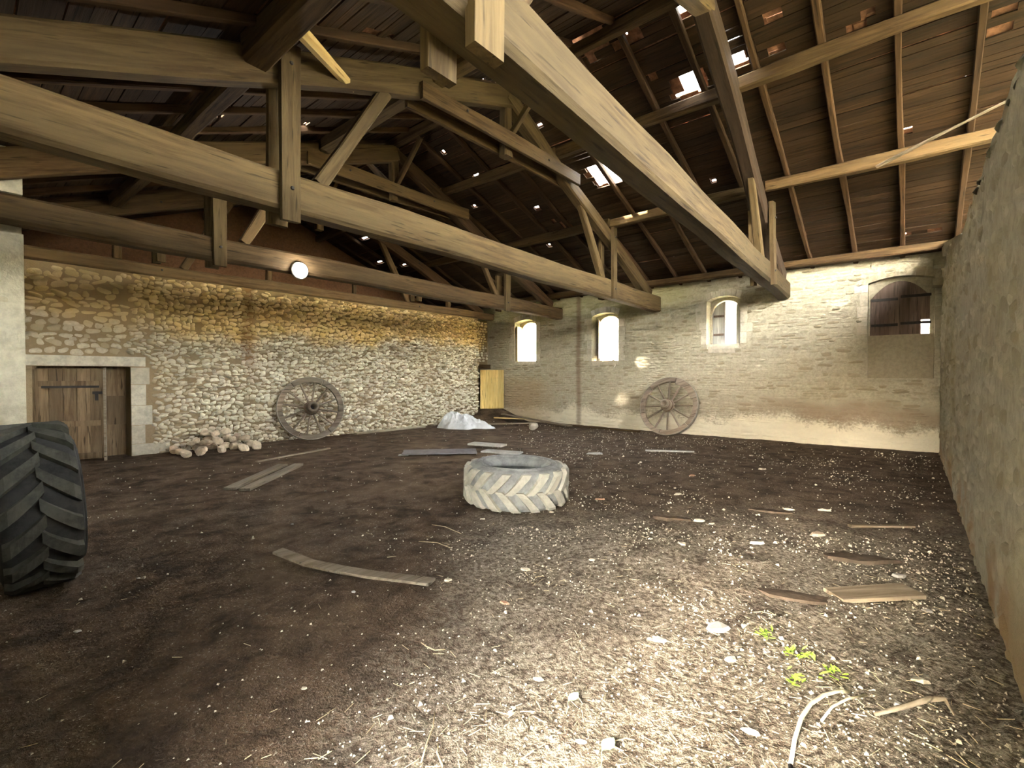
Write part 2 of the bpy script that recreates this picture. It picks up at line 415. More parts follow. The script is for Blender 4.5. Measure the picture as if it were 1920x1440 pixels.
def stone_wall(parent, mat, O, ud, nd, cells, label_stuff, maxparts=300):
    """cells: (u, z, w, h, depth, angle). Places domed stones on the wall plane O + u*ud + z*Z, bulging along nd."""
    O = Vector(O); ud = Vector(ud); nd = Vector(nd)
    protos = []
    for (v, f) in PROTOS:
        m = mesh('stone', v.tolist(), f, True); m.materials.append(mat); protos.append(m)
    sc = []
    for i, (u, z, w, h, d, a) in enumerate(cells):
        P = O + ud * u; P.z = z
        sc.append(seen_size(P, w * h))
    order = np.argsort(-np.array(sc)); big = set(order[:maxparts].tolist())
    B = Matrix(((ud.x, 0, nd.x), (ud.y, 0, nd.y), (ud.z, 1, nd.z)))
    if B.determinant() < 0: flip = True
    else: flip = False
    VV = []; FF = []; off = 0; Bn = np.array(B)
    pin = PINV[parent.name]
    for i, (u, z, w, h, d, a) in enumerate(cells):
        k = (i * 7 + int(u * 131)) % len(PROTOS)
        P = O + ud * u; P.z = z
        ca, sa = math.cos(a), math.sin(a)
        if i in big:
            L = Matrix(((ca * w, -sa * h, 0), (sa * w, ca * h, 0), (0, 0, d)))
            M = (B @ L).to_4x4(); M.translation = P
            o = bpy.data.objects.new('stone', protos[k]); COL.objects.link(o); o.parent = parent
            o.matrix_basis = pin @ M
        else:
            v, f = PROTOS[k]
            loc = v * np.array([w, h, d]); x = loc[:, 0] * ca - loc[:, 1] * sa; y = loc[:, 0] * sa + loc[:, 1] * ca
            loc = np.stack([x, y, loc[:, 2]], 1)
            VV.append(loc @ Bn.T + np.array(P)); FF.append(np.array(f) + off); off += len(v)
    if VV:
        F = np.concatenate(FF)
        if flip: F = F[:, ::-1]
        m = mesh('stone_fill', np.concatenate(VV).tolist(), F.tolist(), True)
        o = put('stonework', m, mat, parent); o['kind'] = 'stuff'; o['label'] = label_stuff

def rubble_cells(L0, L1, H, wr, hr, dr, excl, jit=.12, gap=.94, skip=.03, seed=1, hz=None):
    r = random.Random(seed); C = []; z = -.04
    while z < H:
        h = r.uniform(*hr)
        if hz: h *= hz(z)
        u = L0 - r.uniform(0, .1)
        while u < L1:
            w = r.uniform(*wr) * (1.25 if r.random() < .15 else 1)
            if hz: w *= hz(z) ** .7
            hh = h * r.uniform(.82, 1.22); uu = u + w/2; zz = z + h/2 + r.uniform(-1, 1) * jit * h
            if uu - w/2 > L0 - .05 and uu + w/2 < L1 + .05 and zz + hh * .4 < H and r.random() > skip:
                if not any(e(uu, zz, w/2 * .8, hh/2 * .8) for e in excl):
                    C.append((uu, zz, w * gap, hh * gap, r.uniform(*dr), r.uniform(-1, 1) * (.10 if jit < .2 else .45)))
            u += w
        z += h
    return C
def rect_ex(a, b, c, d): return lambda u, z, w, h: (u + w > a and u - w < b and z + h > c and z - h < d)

# back wall (A), with the low plank door at its left end and a door gap by the corner
v, f = boxes([(.45, .99, YA, 12.5, -.1, 3.66), (2.38, 12.34, YA, 12.5, -.1, 3.66), (.99, 2.38, YA, 12.5, 1.78, 3.66),
              (12.34, 13.3, 12.28, 12.6, 2.0, 3.66)])
wa = put('wall_back', mesh('wall_back', v, f), M_moA)
tag(wa, 'back wall of rough rubble stone, ochre above and pale below', kind='structure')
exA = [rect_ex(.9, 2.45, -1, 1.80), rect_ex(.8, 2.66, 1.74, 1.98), rect_ex(2.3, 2.72, -.1, 1.8)]
ca = rubble_cells(2.36, 12.34, 3.64, (.065, .18), (.05, .10), (.035, .085), exA, seed=3, jit=.40, gap=1.18) + \
     rubble_cells(.6, 2.4, 3.64, (.10, .26), (.06, .13), (.012, .04), exA, seed=4, skip=.12, jit=.35, gap=1.08)
stone_wall(wa, M_stA, (0, YA, 0), (1, 0, 0), (0, -1, 0), ca, 'small rubble stones bedded in clay')
ca2 = rubble_cells(12.36, 13.15, 3.6, (.10, .22), (.07, .12), (.02, .04), [rect_ex(12.3, 13.2, -1, 2.05)], seed=8)
stone_wall(wa, M_stA, (0, 12.28, 0), (1, 0, 0), (0, -1, 0), ca2, 'rubble stones over the corner doorway', 0)

# right wall (B) with four window openings
def arch_prism(y0, y1, z0, z1, rise, x0, x1, n=12):
    pts = [(y0, z0), (y1, z0)]
    c = (y0 + y1) / 2; hw = (y1 - y0) / 2
    for i in range(n + 1):
        t = -1 + 2 * i / n
        pts.append((c - t * hw, z1 - rise * (1 - math.sqrt(max(0, 1 - t * t))) if rise >= hw * .95 else z1 - rise * t * t))
    m = len(pts)
    V = [(x0, y, z) for y, z in pts] + [(x1, y, z) for y, z in pts]
    F = [tuple(range(m)), tuple(range(2 * m - 1, m - 1, -1))] + [(i, i + m, (i + 1) % m + m, (i + 1) % m) for i in range(m)]
    return V, F
WIN = [(9.99, 10.95, 2.10, 3.58), (6.85, 7.77, 2.05, 3.56), (3.41, 4.25, 2.42, 3.70), (-.33, .78, 2.50, 3.74)]
v, f = box_vf(XB, XB + .6, YF, YG + .3, -.1, 4.16)
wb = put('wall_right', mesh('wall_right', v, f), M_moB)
cutters = []
for k, (y0, y1, z0, z1) in enumerate(WIN):
    dz = -.95 if k == 3 else 0
    for (vv, ff) in (arch_prism(y0, y1, z0 + dz, z1, .10, XB - .2, XB + (.32 if k < 3 else .22)),
                     arch_prism(y0 + .07, y1 - .03, z0, z1 - .07, (y1 - y0 - .1) / 2 if k != 3 else .38, XB + .1, XB + 1)):
        m = mesh('cut', vv, ff); bm = bmesh.new(); bm.from_mesh(m); bmesh.ops.recalc_face_normals(bm, faces=bm.faces); bm.to_mesh(m); bm.free()
        o = bpy.data.objects.new('cut', m); COL.objects.link(o); cutters.append(o)
        md = wb.modifiers.new('b', 'BOOLEAN'); md.operation = 'DIFFERENCE'; md.solver = 'EXACT'; md.object = o
bpy.context.view_layer.update()
me = bpy.data.meshes.new_from_object(wb.evaluated_get(bpy.context.evaluated_depsgraph_get()))
wb.modifiers.clear(); wb.data = me
if len(me.materials) == 0: me.materials.append(M_moB)
for o in cutters: bpy.data.objects.remove(o)
tag(wb, 'long pale limestone wall with four arched windows', kind='structure')
exB = [rect_ex(y0 - .06, y1 + .06, z0 - (.98 if k == 3 else .04), z1 + .06) for k, (y0, y1, z0, z1) in enumerate(WIN)]
cb = rubble_cells(-.42, 12.2, 4.14, (.12, .40), (.05, .10), (.006, .024), exB, seed=11, jit=.19, skip=.10, gap=1.02,
                  hz=lambda z: 1.5 if z < .35 else 1.0)
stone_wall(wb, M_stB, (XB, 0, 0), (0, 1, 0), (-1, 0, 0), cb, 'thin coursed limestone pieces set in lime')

# low cross wall beside the camera (C)
v, f = boxes([(XD, 13.2, YC - .5, YC, -.1, 3.32)])
wv, wf = box_vf(8.0, 13.2, YC - .3, YC, 3.3, 3.34)
wv = [(x, y, z if z < 3.33 else (3.34 if x < 9 else 4.31)) for (x, y, z) in wv]
v, f = join([(v, f), (wv, wf)])
wc = put('wall_front', mesh('wall_front', v, f), M_moC)
tag(wc, 'limewashed stone cross wall close to the camera with broken top', kind='structure')
cc = rubble_cells(2.25, 13.1, 3.36, (.14, .42), (.08, .18), (.006, .024), [], seed=21, skip=.22, jit=.3) 
cc += [(u, z + 3.3, w, h, d, a) for (u, z, w, h, d, a) in rubble_cells(8.6, 13.1, 1.0, (.14, .4), (.08, .17), (.006, .024), [lambda u, z, w, h: z + h + 3.3 > 3.34 + (u - w - 8.0) * .1865], seed=22, skip=.2, jit=.3)]
stone_wall(wc, M_stC, (0, YC, 0), (1, 0, 0), (0, 1, 0), cc, 'lime-smeared stones of the cross wall')
# loose capping stones along the broken top
for i, u in enumerate(np.arange(3.0, 6.2, .31)):
    v_, f_ = PROTOS[i % 14]
    M = Matrix.Translation((u, YC - .18, 3.33)) @ Matrix.Rotation(random.uniform(-.2, .2), 4, 'Z') @ Matrix.Diagonal((.34, .40, .10 + .07 * random.random(), 1))
    m = mesh('capstone', v_.tolist(), f_, True); put('capstone', m, M_stC, wc, M)
for (u, z) in ((12.0, 3.72), (12.7, 3.45)):          # bond stones jutting from the broken end
    v_, f_ = boxes([(u - .2, u + .22, YC - .1, YC + .16, z - .07, z + .07)]); put('bond_stone', mesh('bond_stone', v_, f_), M_stC, wc)

# left wall (D) behind the camera's left, with the barn doorway, and the pier under the third truss
v, f = boxes([(XD - .6, XD, 1.2, YG + .3, -.1, 4.2), (XD - .6, XD, YF, .05, -.1, 4.2), (XD - .6, XD, 0, 1.2, 2.5, 4.2)])
wd = put('wall_left', mesh('wall_left', v, f), M_moC); tag(wd, 'long stone side wall with the barn doorway', kind='structure')
pv, pf = boxes([(XD, .67, 8.78, 9.45, -.1, 3.42), (XD, .66, 8.86, 9.45, 3.42, 3.95), (XD, .67, 8.80, 9.45, 3.93, 4.5), (XD, .5, 9.4, 12.5, -.1, 4.2)])
pr = put('wall_pier', mesh('wall_pier', pv, pf), M_pier)
tag(pr, 'pale plastered pier carrying the far tie beam beside the plank door', kind='structure')
pc = rubble_cells(-.3, .64, 3.3, (.2, .45), (.14, .26), (.006, .018), [], seed=31, skip=.15) + \
     [(u, z + 3.98, w, h, d, a) for (u, z, w, h, d, a) in rubble_cells(-.3, .64, .5, (.2, .45), (.14, .26), (.006, .018), [], seed=32)]
stone_wall(pr, M_pier, (0, 8.79, 0), (1, 0, 0), (0, -1, 0), pc, 'plaster-smeared stones of the pier', 100)

# gables beyond the two cross walls
def gable(name, y, t, mat, label):
    pts = [(XD, -.1), (XB + .3, -.1), (XB + .3, zroof(XB + .3) + .12), (XR, ZR + .15), (XD, zroof(XD) + .12)]
    V = [(x, y, z) for x, z in pts] + [(x, y + t, z) for x, z in pts]; m = 5
    F = [(4, 3, 2, 1, 0), (5, 6, 7, 8, 9)] + [(i, (i + 1) % m, (i + 1) % m + m, i + m) for i in range(m)]
    o = put(name, mesh(name, V, F), mat); tag(o, label, kind='structure'); return o
v, f = boxes([(20, 21, -8, 22, -.1, 6.5)])  # added wall that bounces sunlight back through the windows
tag(put('wall_bounce', mesh('wall_bounce', v, f), M_bounce), 'added pale wall outside the windows that bounces sunlight into the barn', kind='structure')
v, f = boxes([(-16, XD - .6, 1.4, 7.0, -.1, 9.5)])  # added unseen block that shades the doorway from the sun
tag(put('wall_sunblock', mesh('wall_sunblock', v, f), M_dress), 'added unseen block outside the barn doorway that keeps the sun out', kind='structure')
gable('wall_gable', YG, .4, M_gable, 'red-brown clay gable seen over the top of the back wall')

v, f = boxes([(XD - .6, XB + .6, YF - .5, YF, -.1, 3.6)])
tag(put('wall_end', mesh('wall_end', v, f), M_moC), 'stone end wall behind the cross wall under the roof opening added for daylight', kind='structure')

# ------------------------------------------------------------------ roof
HOLES = [  # x, y, half-size along x, half-size along y  (holes through boards and tiles)
    (9.02, 5.02, .30, .30), (7.82, 2.86, .17, .24), (7.74, 2.10, .09, .17), (6.76, 4.0, .05, .07), (7.46, 3.28, .05, .08), (6.72, 2.56, .12, .10),
    (7.39, 1.50, .03, .10), (7.82, 1.56, .03, .12), (7.89, .62, .025, .10), (7.75, .50, .02, .08), (8.62, -.80, .03, .12), (8.42, -.82, .025, .12),
    (9.96, 3.08, .03, .05), (7.2, 8.02, .04, .05), (8.04, 7.82, .06, .08), (8.79, 8.64, .04, .05), (10.71, 7.67, .06, .06), (10.09, 6.74, .10, .12),
    (10.3, 6.5, .03, .16), (9.9, 6.95, .05, .05), (6.98, 9.54, .06, .06), (9.9, .1, .02, .06), (12.55, -.3, .02, .10), (12.6, .15, .02, .08), (9.4, 7.1, .03, .07), (8.3, 6.3, .03, .06),
    (3.33, 6.1, .02, .06), (3.26, 4.9, .03, .05), (3.56, 4.95, .03, .05), (6.2, 5.9, .14, .16), (4.07, 8.1, .03, .10), (6.1, 9.38, .05, .08), (5.77, 9.78, .03, .10),
    (5.2, 7.3, .03, .08), (2.6, 7.7, .02, .12), (7.5, 5.6, .03, .05), (6.95, 6.6, .05, .05), (6.7, 3.3, .04, .12), (6.55, 3.75, .07, .10), (9.55, 9.3, .03, .08), (8.3, 10.2, .03, .1),
    (1.9, 9.0, .02, .16), (9.2, 12.9, .03, .2), (8.7, 13.4, .03, .2), (10.2, 13.3, .03, .2), (9.8, 14.2, .03, .2),
    (6.50, 1.45, .06, .42), (6.60, 3.95, .09, .20), (6.74, 3.50, .05, .14), (6.48, 4.3, .04, .10)]
SUN_GAPS = [(7.40, 2.16, .34, .18), (8.50, 5.10, .40, .32)]      # unseen tile gaps added so sun reaches the wall and purlin
def in_sun_gap(x, y): return any(abs(x - a) < c and abs(y - b) < d for a, b, c, d in SUN_GAPS)
def in_hole(x, y, px=0, py=0):
    for (hx, hy, a, b) in HOLES:
        if abs(x - hx) < a + px and abs(y - hy) < b + py: return True
    return False

ceil_r = empty('ceiling_right', (XB, 5, 4.2)); tag(ceil_r, 'right roof slope of dark rough boards on rafters, with holes', kind='structure')
ceil_l = empty('ceiling_left', (XD, 5, 4.2)); tag(ceil_l, 'left roof slope of dark rough boards on rafters', kind='structure')
UNIT = mesh('board', *box_vf(-.5, .5, -.5, .5, -.5, .5)); UNIT.materials.append(M_board)
ANG = math.atan(SL)
def roof_slope(parent, sgn, xe, seed):
    r = random.Random(seed); Ls = (abs(xe - XR)) / math.cos(ANG)
    boards = []; s = .02
    while s < Ls:
        w = r.uniform(.09, .17); gap = r.choice((.004, .006, .01, .014, .02))
        sc_ = s + w/2; x = XR + sgn * sc_ * math.cos(ANG)
        y = Y0[sgn] - r.uniform(0, 1.6)
        y = round((y - .2) / .8) * .8 + .2
        while y < YG:
            L = r.choice((.8, 1.6, 1.6, 2.4, 2.4, 3.2)); y1 = y + L
            segs = [(max(y, Y0[sgn] - .1), min(y1, YG + .05))]
            for (hx, hy, a, b) in HOLES:
                if abs(hx - x) < a + w/2 * .75 and (hx - XR) * sgn > -.12:
                    ns = []
                    for (p, q) in segs:
                        jb = .03 if b < .2 else .11; e0 = hy - b + r.uniform(-jb, jb * .6); e1 = hy + b + r.uniform(-jb * .6, jb)
                        if e1 <= p or e0 >= q: ns.append((p, q)); continue
                        if e0 - p > .06: ns.append((p, e0))
                        if q - e1 > .06: ns.append((e1, q))
                    segs = ns
            for (p, q) in segs:
                if q - p > .05: boards.append((sc_ + r.uniform(-.004, .004), w, p + .004, q - .004, r.uniform(-.012, .012), r.uniform(-.004, .004)))
            y = y1
        s += w + gap
    def place(b):
        sc_, w, p, q, tl, dz = b
        x = XR + sgn * sc_ * math.cos(ANG); z = ZR - sc_ * math.sin(ANG) + .012 + dz
        return Matrix.Translation((x, (p + q) / 2, z)) @ Matrix.Rotation(sgn * ANG, 4, 'Y') @ Matrix.Rotation(tl, 4, 'X') @ Matrix.Rotation(r.uniform(-.006, .006), 4, 'Z') @ Matrix.Diagonal((w, q - p, .022, 1))
    sz = [max(seen_size((XR + sgn * b[0] * math.cos(ANG), yy, ZR - b[0] * math.sin(ANG)), b[1] * (b[3] - b[2])) for yy in (b[2], (b[2] + b[3]) / 2, b[3])) for b in boards]
    big = set(np.argsort(-np.array(sz))[:300].tolist()); rest = []
    cube = np.array(UNIT_V)
    for i, b in enumerate(boards):
        M = place(b)
        if i in big and sz[i] > 0:
            o = bpy.data.objects.new('board', UNIT); COL.objects.link(o); o.parent = parent; o.matrix_basis = PINV[parent.name] @ M
        else:
            Mn = np.array(M); rest.append(((cube @ Mn[:3, :3].T + Mn[:3, 3]).tolist(), UNIT_F))
    v, f = join(rest); o = put('boarding', mesh('boarding', v, f), M_board, parent); o['kind'] = 'stuff'; o['label'] = 'remaining dark roof boards'
    # rafters
    for k in range(-6 if sgn > 0 else -3, 19):
        y = .2 + .8 * k + r.uniform(-.05, .05)
        s0, s1 = .0, Ls
        P0 = (XR + sgn * .03, y, ZR - .055); P1 = (XR + sgn * Ls * math.cos(ANG), y + r.uniform(-.06, .06), ZR - Ls * math.sin(ANG) - .055)
        beam('rafter', P0, P1, r.uniform(.075, .10), .10, M_rafter, parent, wob=.010, n=7)
    # clay tiles over the boards
    parts = []; tw, tl_ = .21, .33
    ns = int(Ls / .26) + 2; nyy = int((YG + .4 - Y0[sgn]) / .19)
    for i in range(ns):
        s0 = i * .26 - .05
        for j in range(nyy):
            y = Y0[sgn] + j * .19 + (i % 2) * .095
            xm = XR + sgn * (s0 + .165) * math.cos(ANG)
            if in_hole(xm, y, .165 + .02, .105 + .02) or in_sun_gap(xm, y): continue
            cv, sv = math.cos(ANG), math.sin(ANG); zt = r.uniform(-.006, .006) + (.012 if j % 2 else 0)
            V = []
            for (ss, lift) in ((s0, .0), (s0 + tl_, .035)):
                for (dy, b_) in ((-tw/2, -.012), (0, .012), (tw/2, -.012)):
                    V.append((XR + sgn * (ss * cv + 0), y + dy, ZR - ss * sv + .055 + lift + b_ + zt))
            n0 = len(V); V += [(x, yy, z + .014) for (x, yy, z) in V]
            F = [(0, 1, 4, 3), (1, 2, 5, 4), (6, 9, 10, 7), (7, 10, 11, 8), (0, 6, 7, 1), (1, 7, 8, 2), (3, 4, 10, 9), (4, 5, 11, 10), (0, 3, 9, 6), (2, 8, 11, 5)]
            parts.append((V, F))
    for (hx, hy, a, b) in HOLES:                      # broken tile pieces left round each hole
        if (hx - XR) * sgn < 0: continue
        zz = lambda x: ZR - SL * sgn * (x - XR)
        pcs = []; k = .0 if a < .1 else .09
        for y_ in np.arange(hy - b - .26, hy + b + .26, .13):
            pcs += [(hx - a - .42, hx - a + r.uniform(-k, k * .5), y_, y_ + .14), (hx + a + r.uniform(-k * .5, k), hx + a + .42, y_, y_ + .14)]
        pcs += [(hx - a - .02, hx + a + .02, hy - b - .26, hy - b), (hx - a - .02, hx + a + .02, hy + b, hy + b + .26)]
        for (x0_, x1_, y0_, y1_) in pcs:
            if in_sun_gap((x0_ + x1_) / 2, (y0_ + y1_) / 2): continue
            d_ = r.uniform(-.008, .008)
            V = [(x, y, zz(x) + .05 + t + d_) for t in (0, .015) for (x, y) in ((x0_, y0_), (x1_, y0_), (x1_ - .01 * (k > 0), y1_), (x0_, y1_))]
            parts.append((V, [(0, 3, 2, 1), (4, 5, 6, 7), (0, 1, 5, 4), (1, 2, 6, 5), (2, 3, 7, 6), (3, 0, 4, 7)]))
    v, f = join(parts); o = put('tiling', mesh('tiling', v, f), M_tile, parent); o['kind'] = 'stuff'; o['label'] = 'terracotta tiles above the boards'
    return Ls
UNIT_V, UNIT_F = box_vf(-.5, .5, -.5, .5, -.5, .5)
roof_slope(ceil_r, 1, XB + .45, 5)
roof_slope(ceil_l, -1, XD - .5, 6)

# ------------------------------------------------------------------ trusses
def bolt(parent, x, y, z, r=.022, ny=-1):
    v, f = lathe([(0, .02), (r * .7, .02), (r, .008), (r, 0)], 8); m = mesh('bolt', v, f)
    put('bolt', m, M_iron, parent, Matrix.Translation((x, y, z)) @ Matrix.Rotation(math.pi/2 * -ny, 4, 'X'))
def truss(label, yf, th, zb, zt, lpost, rpost, king=True, x0=-.35, x1=13.25, mat=M_beam, strut=True, collar=True, rmat=None):
    root = empty('roof_truss', (XR, yf(XR) + th/2, zb)); tag(root, label, 'roof truss', 'timber trusses spanning the barn')
    yc = lambda x: yf(x) + th/2
    beam('tie_beam', (x0, yc(x0), (zb + zt) / 2), (x1, yc(x1), (zb + zt) / 2), th, zt - zb, mat, root, wob=.010, n=16)
    rz = lambda x: 6.50 - (.385 if x < XR else .435) * abs(x - XR)     # axis of the principal rafters
    if True:
        beam('principal_rafter', (-.1, yc(0), rz(-.1)), (XR + .05, yc(XR), rz(XR)), th * .8, .36, mat, root, wob=.012, n=10, bow=.05)
        beam('principal_rafter', (12.6, yc(12.6), rz(12.6) + .06), (XR - .05, yc(XR), rz(XR)), th * .8, .28 if rmat is not M_tar else .36, rmat or M_rafter, root, wob=.012, n=10)
    for (px, w, za, zb_, lean) in (lpost, rpost):
        for side in (0, 1):
            y = (yf(px) - .035) if side == 0 else (yf(px) + th + .035)
            e = za + (0 if side == 0 else .02)
            beam('hanging_post', (px - lean, y, e), (px + lean, y, zb_ if side == 0 else zb_ - .1), .075, w, M_beam2, root, up=(1, 0, 0), wob=.006, ch=.06)
        bolt(root, px, yf(px) - .075, (zb + zt) / 2); bolt(root, px, yf(px) - .075, rz(px) + .02)
    if strut:
        beam('strut', (lpost[0] + .42, yc(3), zt), (lpost[0] + 1.35, yc(4), rz(lpost[0] + 1.35) - .12), .14, .17, mat, root)
        beam('strut', (rpost[0] - .30, yc(9.9), zt), (rpost[0] - 1.3, yc(9), rz(rpost[0] - 1.3) - .1), .13, .15, mat, root)
    if collar:
        for side in (0, 1):
            y0 = yf(5) - .04 if side == 0 else yf(5) + th + .04
            beam('collar', (4.35, y0, 5.62), (8.55, y0 + .05, 5.68), .07, .24, M_beam, root, wob=.01)
        bolt(root, 5.2, yf(5) - .085, 5.66); bolt(root, 7.4, yf(7) - .085, 5.68)
    if king:
        beam('king_post', (XR, yc(XR), 5.45), (XR, yc(XR), 6.62), .16, .18, mat, root, up=(1, 0, 0))
        for s in (-1, 1):
            beam('ridge_brace', (XR, yc(XR) + s * .05, 5.75), (XR, yc(XR) + s * .95, 6.55), .09, .12, mat, root)
    return root
T1 = lambda x: 1.70 + .045 * x
T2 = lambda x: 5.24 + .022 * x
T3 = lambda x: 8.48 + .030 * x
truss('nearest heavy oak truss, its tie beam crossing overhead to the right wall', T1, .30, 3.48, 3.88, (1.86, .22, 3.30, 5.0, 0), (10.55, .24, 3.42, 5.0, -.10), mat=M_beam2, collar=False, king=False, rmat=M_tar)
truss('middle oak truss with bolted double posts in front of the wall lamp', T2, .27, 3.44, 3.87, (2.47, .21, 3.30, 5.22, 0), (10.2, .18, 3.42, 5.2, 0), mat=M_beam2, rmat=M_beam2)
truss('farthest free-standing oak truss, tie beam resting on the plastered pier', T3, .27, 3.48, 3.84, (2.86, .19, 3.36, 4.75, 0), (10.2, .2, 3.42, 4.55, 0), mat=M_beam)
truss('oak truss lying on top of the rubble back wall', lambda x: 11.93, .26, 3.66, 3.90, (2.9, .16, 3.95, 4.7, 0), (9.6, .16, 3.95, 4.6, 0), x0=.3, x1=13.2, collar=False)
for i, x in enumerate((2.2, 5.1, 7.4, 10.9)):
    st_ = beam('stud_post', (x, 12.0, 3.9), (x, 12.0, 4.35), .12, .12, M_beam, None)
    tag(st_, ['short timber stud on the back wall above the plank door', 'short timber stud on the back wall above the larger cart wheel', 'short timber stud on the back wall over the pale rubble', 'short timber stud on the back wall close to the far corner'][i], 'timber stud', 'studs on the back wall')

# purlins, ridge and wall plates
def purlin(x, y0, y1, w, h, label, dz=0, mat=M_beam, **k):
    z = zroof(x) - .105 - h/2 + dz
    o = beam('purlin', (x, y0 + .015, z), (x, y1 - .015, z), w, h, mat, None, wob=.014, **k); tag(o, label, 'beam', 'roof purlins'); return o
purlin(7.9, YF, 2.2, .15, .19, 'upper purlin of the right slope running over the cross wall')
purlin(7.95, 2.2, 5.5, .15, .19, 'upper right-slope purlin beside the ragged roof hole')
purlin(7.9, 5.5, 8.8, .15, .18, 'upper right-slope purlin between the middle and far trusses')
purlin(7.9, 8.8, 15, .15, .18, 'upper right-slope purlin running out over the back wall')
purlin(10.12, YF, 2.2, .16, .20, 'lower purlin of the right slope running over the cross wall')
purlin(10.15, 2.2, 5.5, .16, .2, 'lower right-slope purlin just under the largest roof hole', mat=M_beam2)
purlin(10.12, 5.5, 8.8, .15, .19, 'lower right-slope purlin between the middle and far trusses')
purlin(10.12, 8.8, 15, .15, .19, 'lower right-slope purlin running out over the back wall')
purlin(2.15, 1.9, 5.35, .26, .30, 'thick lower purlin of the left slope with cut end on the middle truss', dz=.05)
purlin(2.2, 5.4, 15, .2, .22, 'lower left-slope purlin beyond the middle truss')
purlin(4.7, 4.55, 8.8, .22, .24, 'upper left-slope purlin with a sawn end showing', mat=M_beam2)
purlin(4.7, 8.8, 15, .17, .2, 'upper left-slope purlin running out over the back wall')
rb = beam('ridge_beam', (XR, YF, ZR - .16), (XR, YG, ZR - .16), .14, .18, M_beam, None, wob=.015); tag(rb, 'ridge beam along the top of the roof', 'beam')
wp = beam('wall_plate', (12.83, YF, 4.20), (12.83, YG, 4.20), .26, .16, M_beam, None, wob=.012, n=20); tag(wp, 'wall plate beam under the rafter feet above the arched windows', 'beam')
wp = beam('wall_plate', (XD + .2, YF, 4.1), (XD + .2, YG, 4.1), .26, .16, M_beam, None); tag(wp, 'wall plate beam along the left side wall', 'beam')
po = beam('pole', (2.20, 4.72, 5.12), (3.36, 5.50, 5.27), .13, .13, M_pine, None, roundness=True, wob=.012, n=8)
tag(po, 'yellowish round log bracing the thick left purlin against the middle truss', 'log')
po = beam('pole', (9.75, .48, 4.98), (8.75, -.95, 5.12), .045, .045, M_plank, None, roundness=True, n=6, wob=.008); tag(po, 'thin pale stick stuck between the purlins above the cross wall', 'stick')

# ------------------------------------------------------------------ windows
def shutter_leaf(parent, x, y0, y1, z0, ztop, n, mat, ang=0, hinge=None, miss=None, bars=(), barmat=M_iron):
    """vertical planks filling y0..y1 under an arch ztop(y), turned by ang about the hinge edge"""
    hy = hinge if hinge is not None else y0
    lf = put('shutter', mesh('hinge_post', *boxes([(x - .012, x + .012, hy - .012, hy + .012, z0, ztop(hy) if ztop(hy) > z0 else z0 + .4)])), mat, parent)
    R = Matrix.Translation((x, hy, 0)) @ Matrix.Rotation(ang, 4, 'Z') @ Matrix.Translation((-x, -hy, 0))
    w = (y1 - y0) / n
    for i in range(n):
        a = y0 + i * w; b = y0 + (i + 1) * w + .006; xo = .003 * (i % 2)
        zz0 = z0
        if miss and i in miss: zz0 = z0 + miss[i]
        za, zm, zb_ = ztop(a), ztop((a + b) / 2), ztop(b)
        pts = [(a, zz0), (b, zz0), (b, zb_), ((a + b) / 2, zm), (a, za)]
        V = [(x - .014 - xo, p, q) for p, q in pts] + [(x + .014 - xo, p, q) for p, q in pts]
        F = [(4, 3, 2, 1, 0), (5, 6, 7, 8, 9)] + [(k, (k + 1) % 5, (k + 1) % 5 + 5, k + 5) for k in range(5)]
        put('plank', mesh('plank', V, F), mat, lf, R)
    for z in bars:
        v, f = boxes([(x - .04, x - .014, y0 + .02, y1 - .02, z - .028, z + .028)])
        put('strap', mesh('strap', v, f), barmat, lf, R)
    return lf
def voussoirs(parent, y0, y1, z1, rise, n, mat):
    c = (y0 + y1) / 2; hw = (y1 - y0) / 2
    for i in range(n):
        t0 = -1 + 2 * i / n + .015; t1 = -1 + 2 * (i + 1) / n - .015
        V = []
        for t in (t0, t1):
            y = c + t * hw; z = z1 - rise * t * t
            for (d, e) in ((0, 0), (.18, t * .05)):
                V += [(XB - .012, y + e, z + d), (XB + .2, y + e, z + d)]
        F = [(0, 4, 5, 1), (2, 3, 7, 6), (0, 2, 6, 4), (1, 5, 7, 3), (0, 1, 3, 2), (4, 6, 7, 5)]
        put('arch_stone', mesh('arch_stone', V, F), mat, parent)
def jambs(parent, y0, y1, z0, z1, mat, seed):
    r = random.Random(seed)
    for s, y in ((-1, y0), (1, y1)):
        z = z0
        while z < z1 - .12:
            h = r.uniform(.16, .3); w = r.uniform(.14, .3); h = min(h, z1 - z)
            a, b = (y - w, y - .002) if s < 0 else (y + .002, y + w)
            v, f = boxes([(XB - .010 - r.uniform(0, .008), XB + .05, a, b, z + .006, z + h - .006)]); put('jamb_stone', mesh('jamb_stone', v, f), mat, parent); z += h
labels = ['open arched window nearest the far corner, glaring white', 'open arched window with broken sill and a hanging shutter', 'arched window above the cart wheel with grey half-closed shutters', 'closed arched window with dark shutters beside the cross wall']
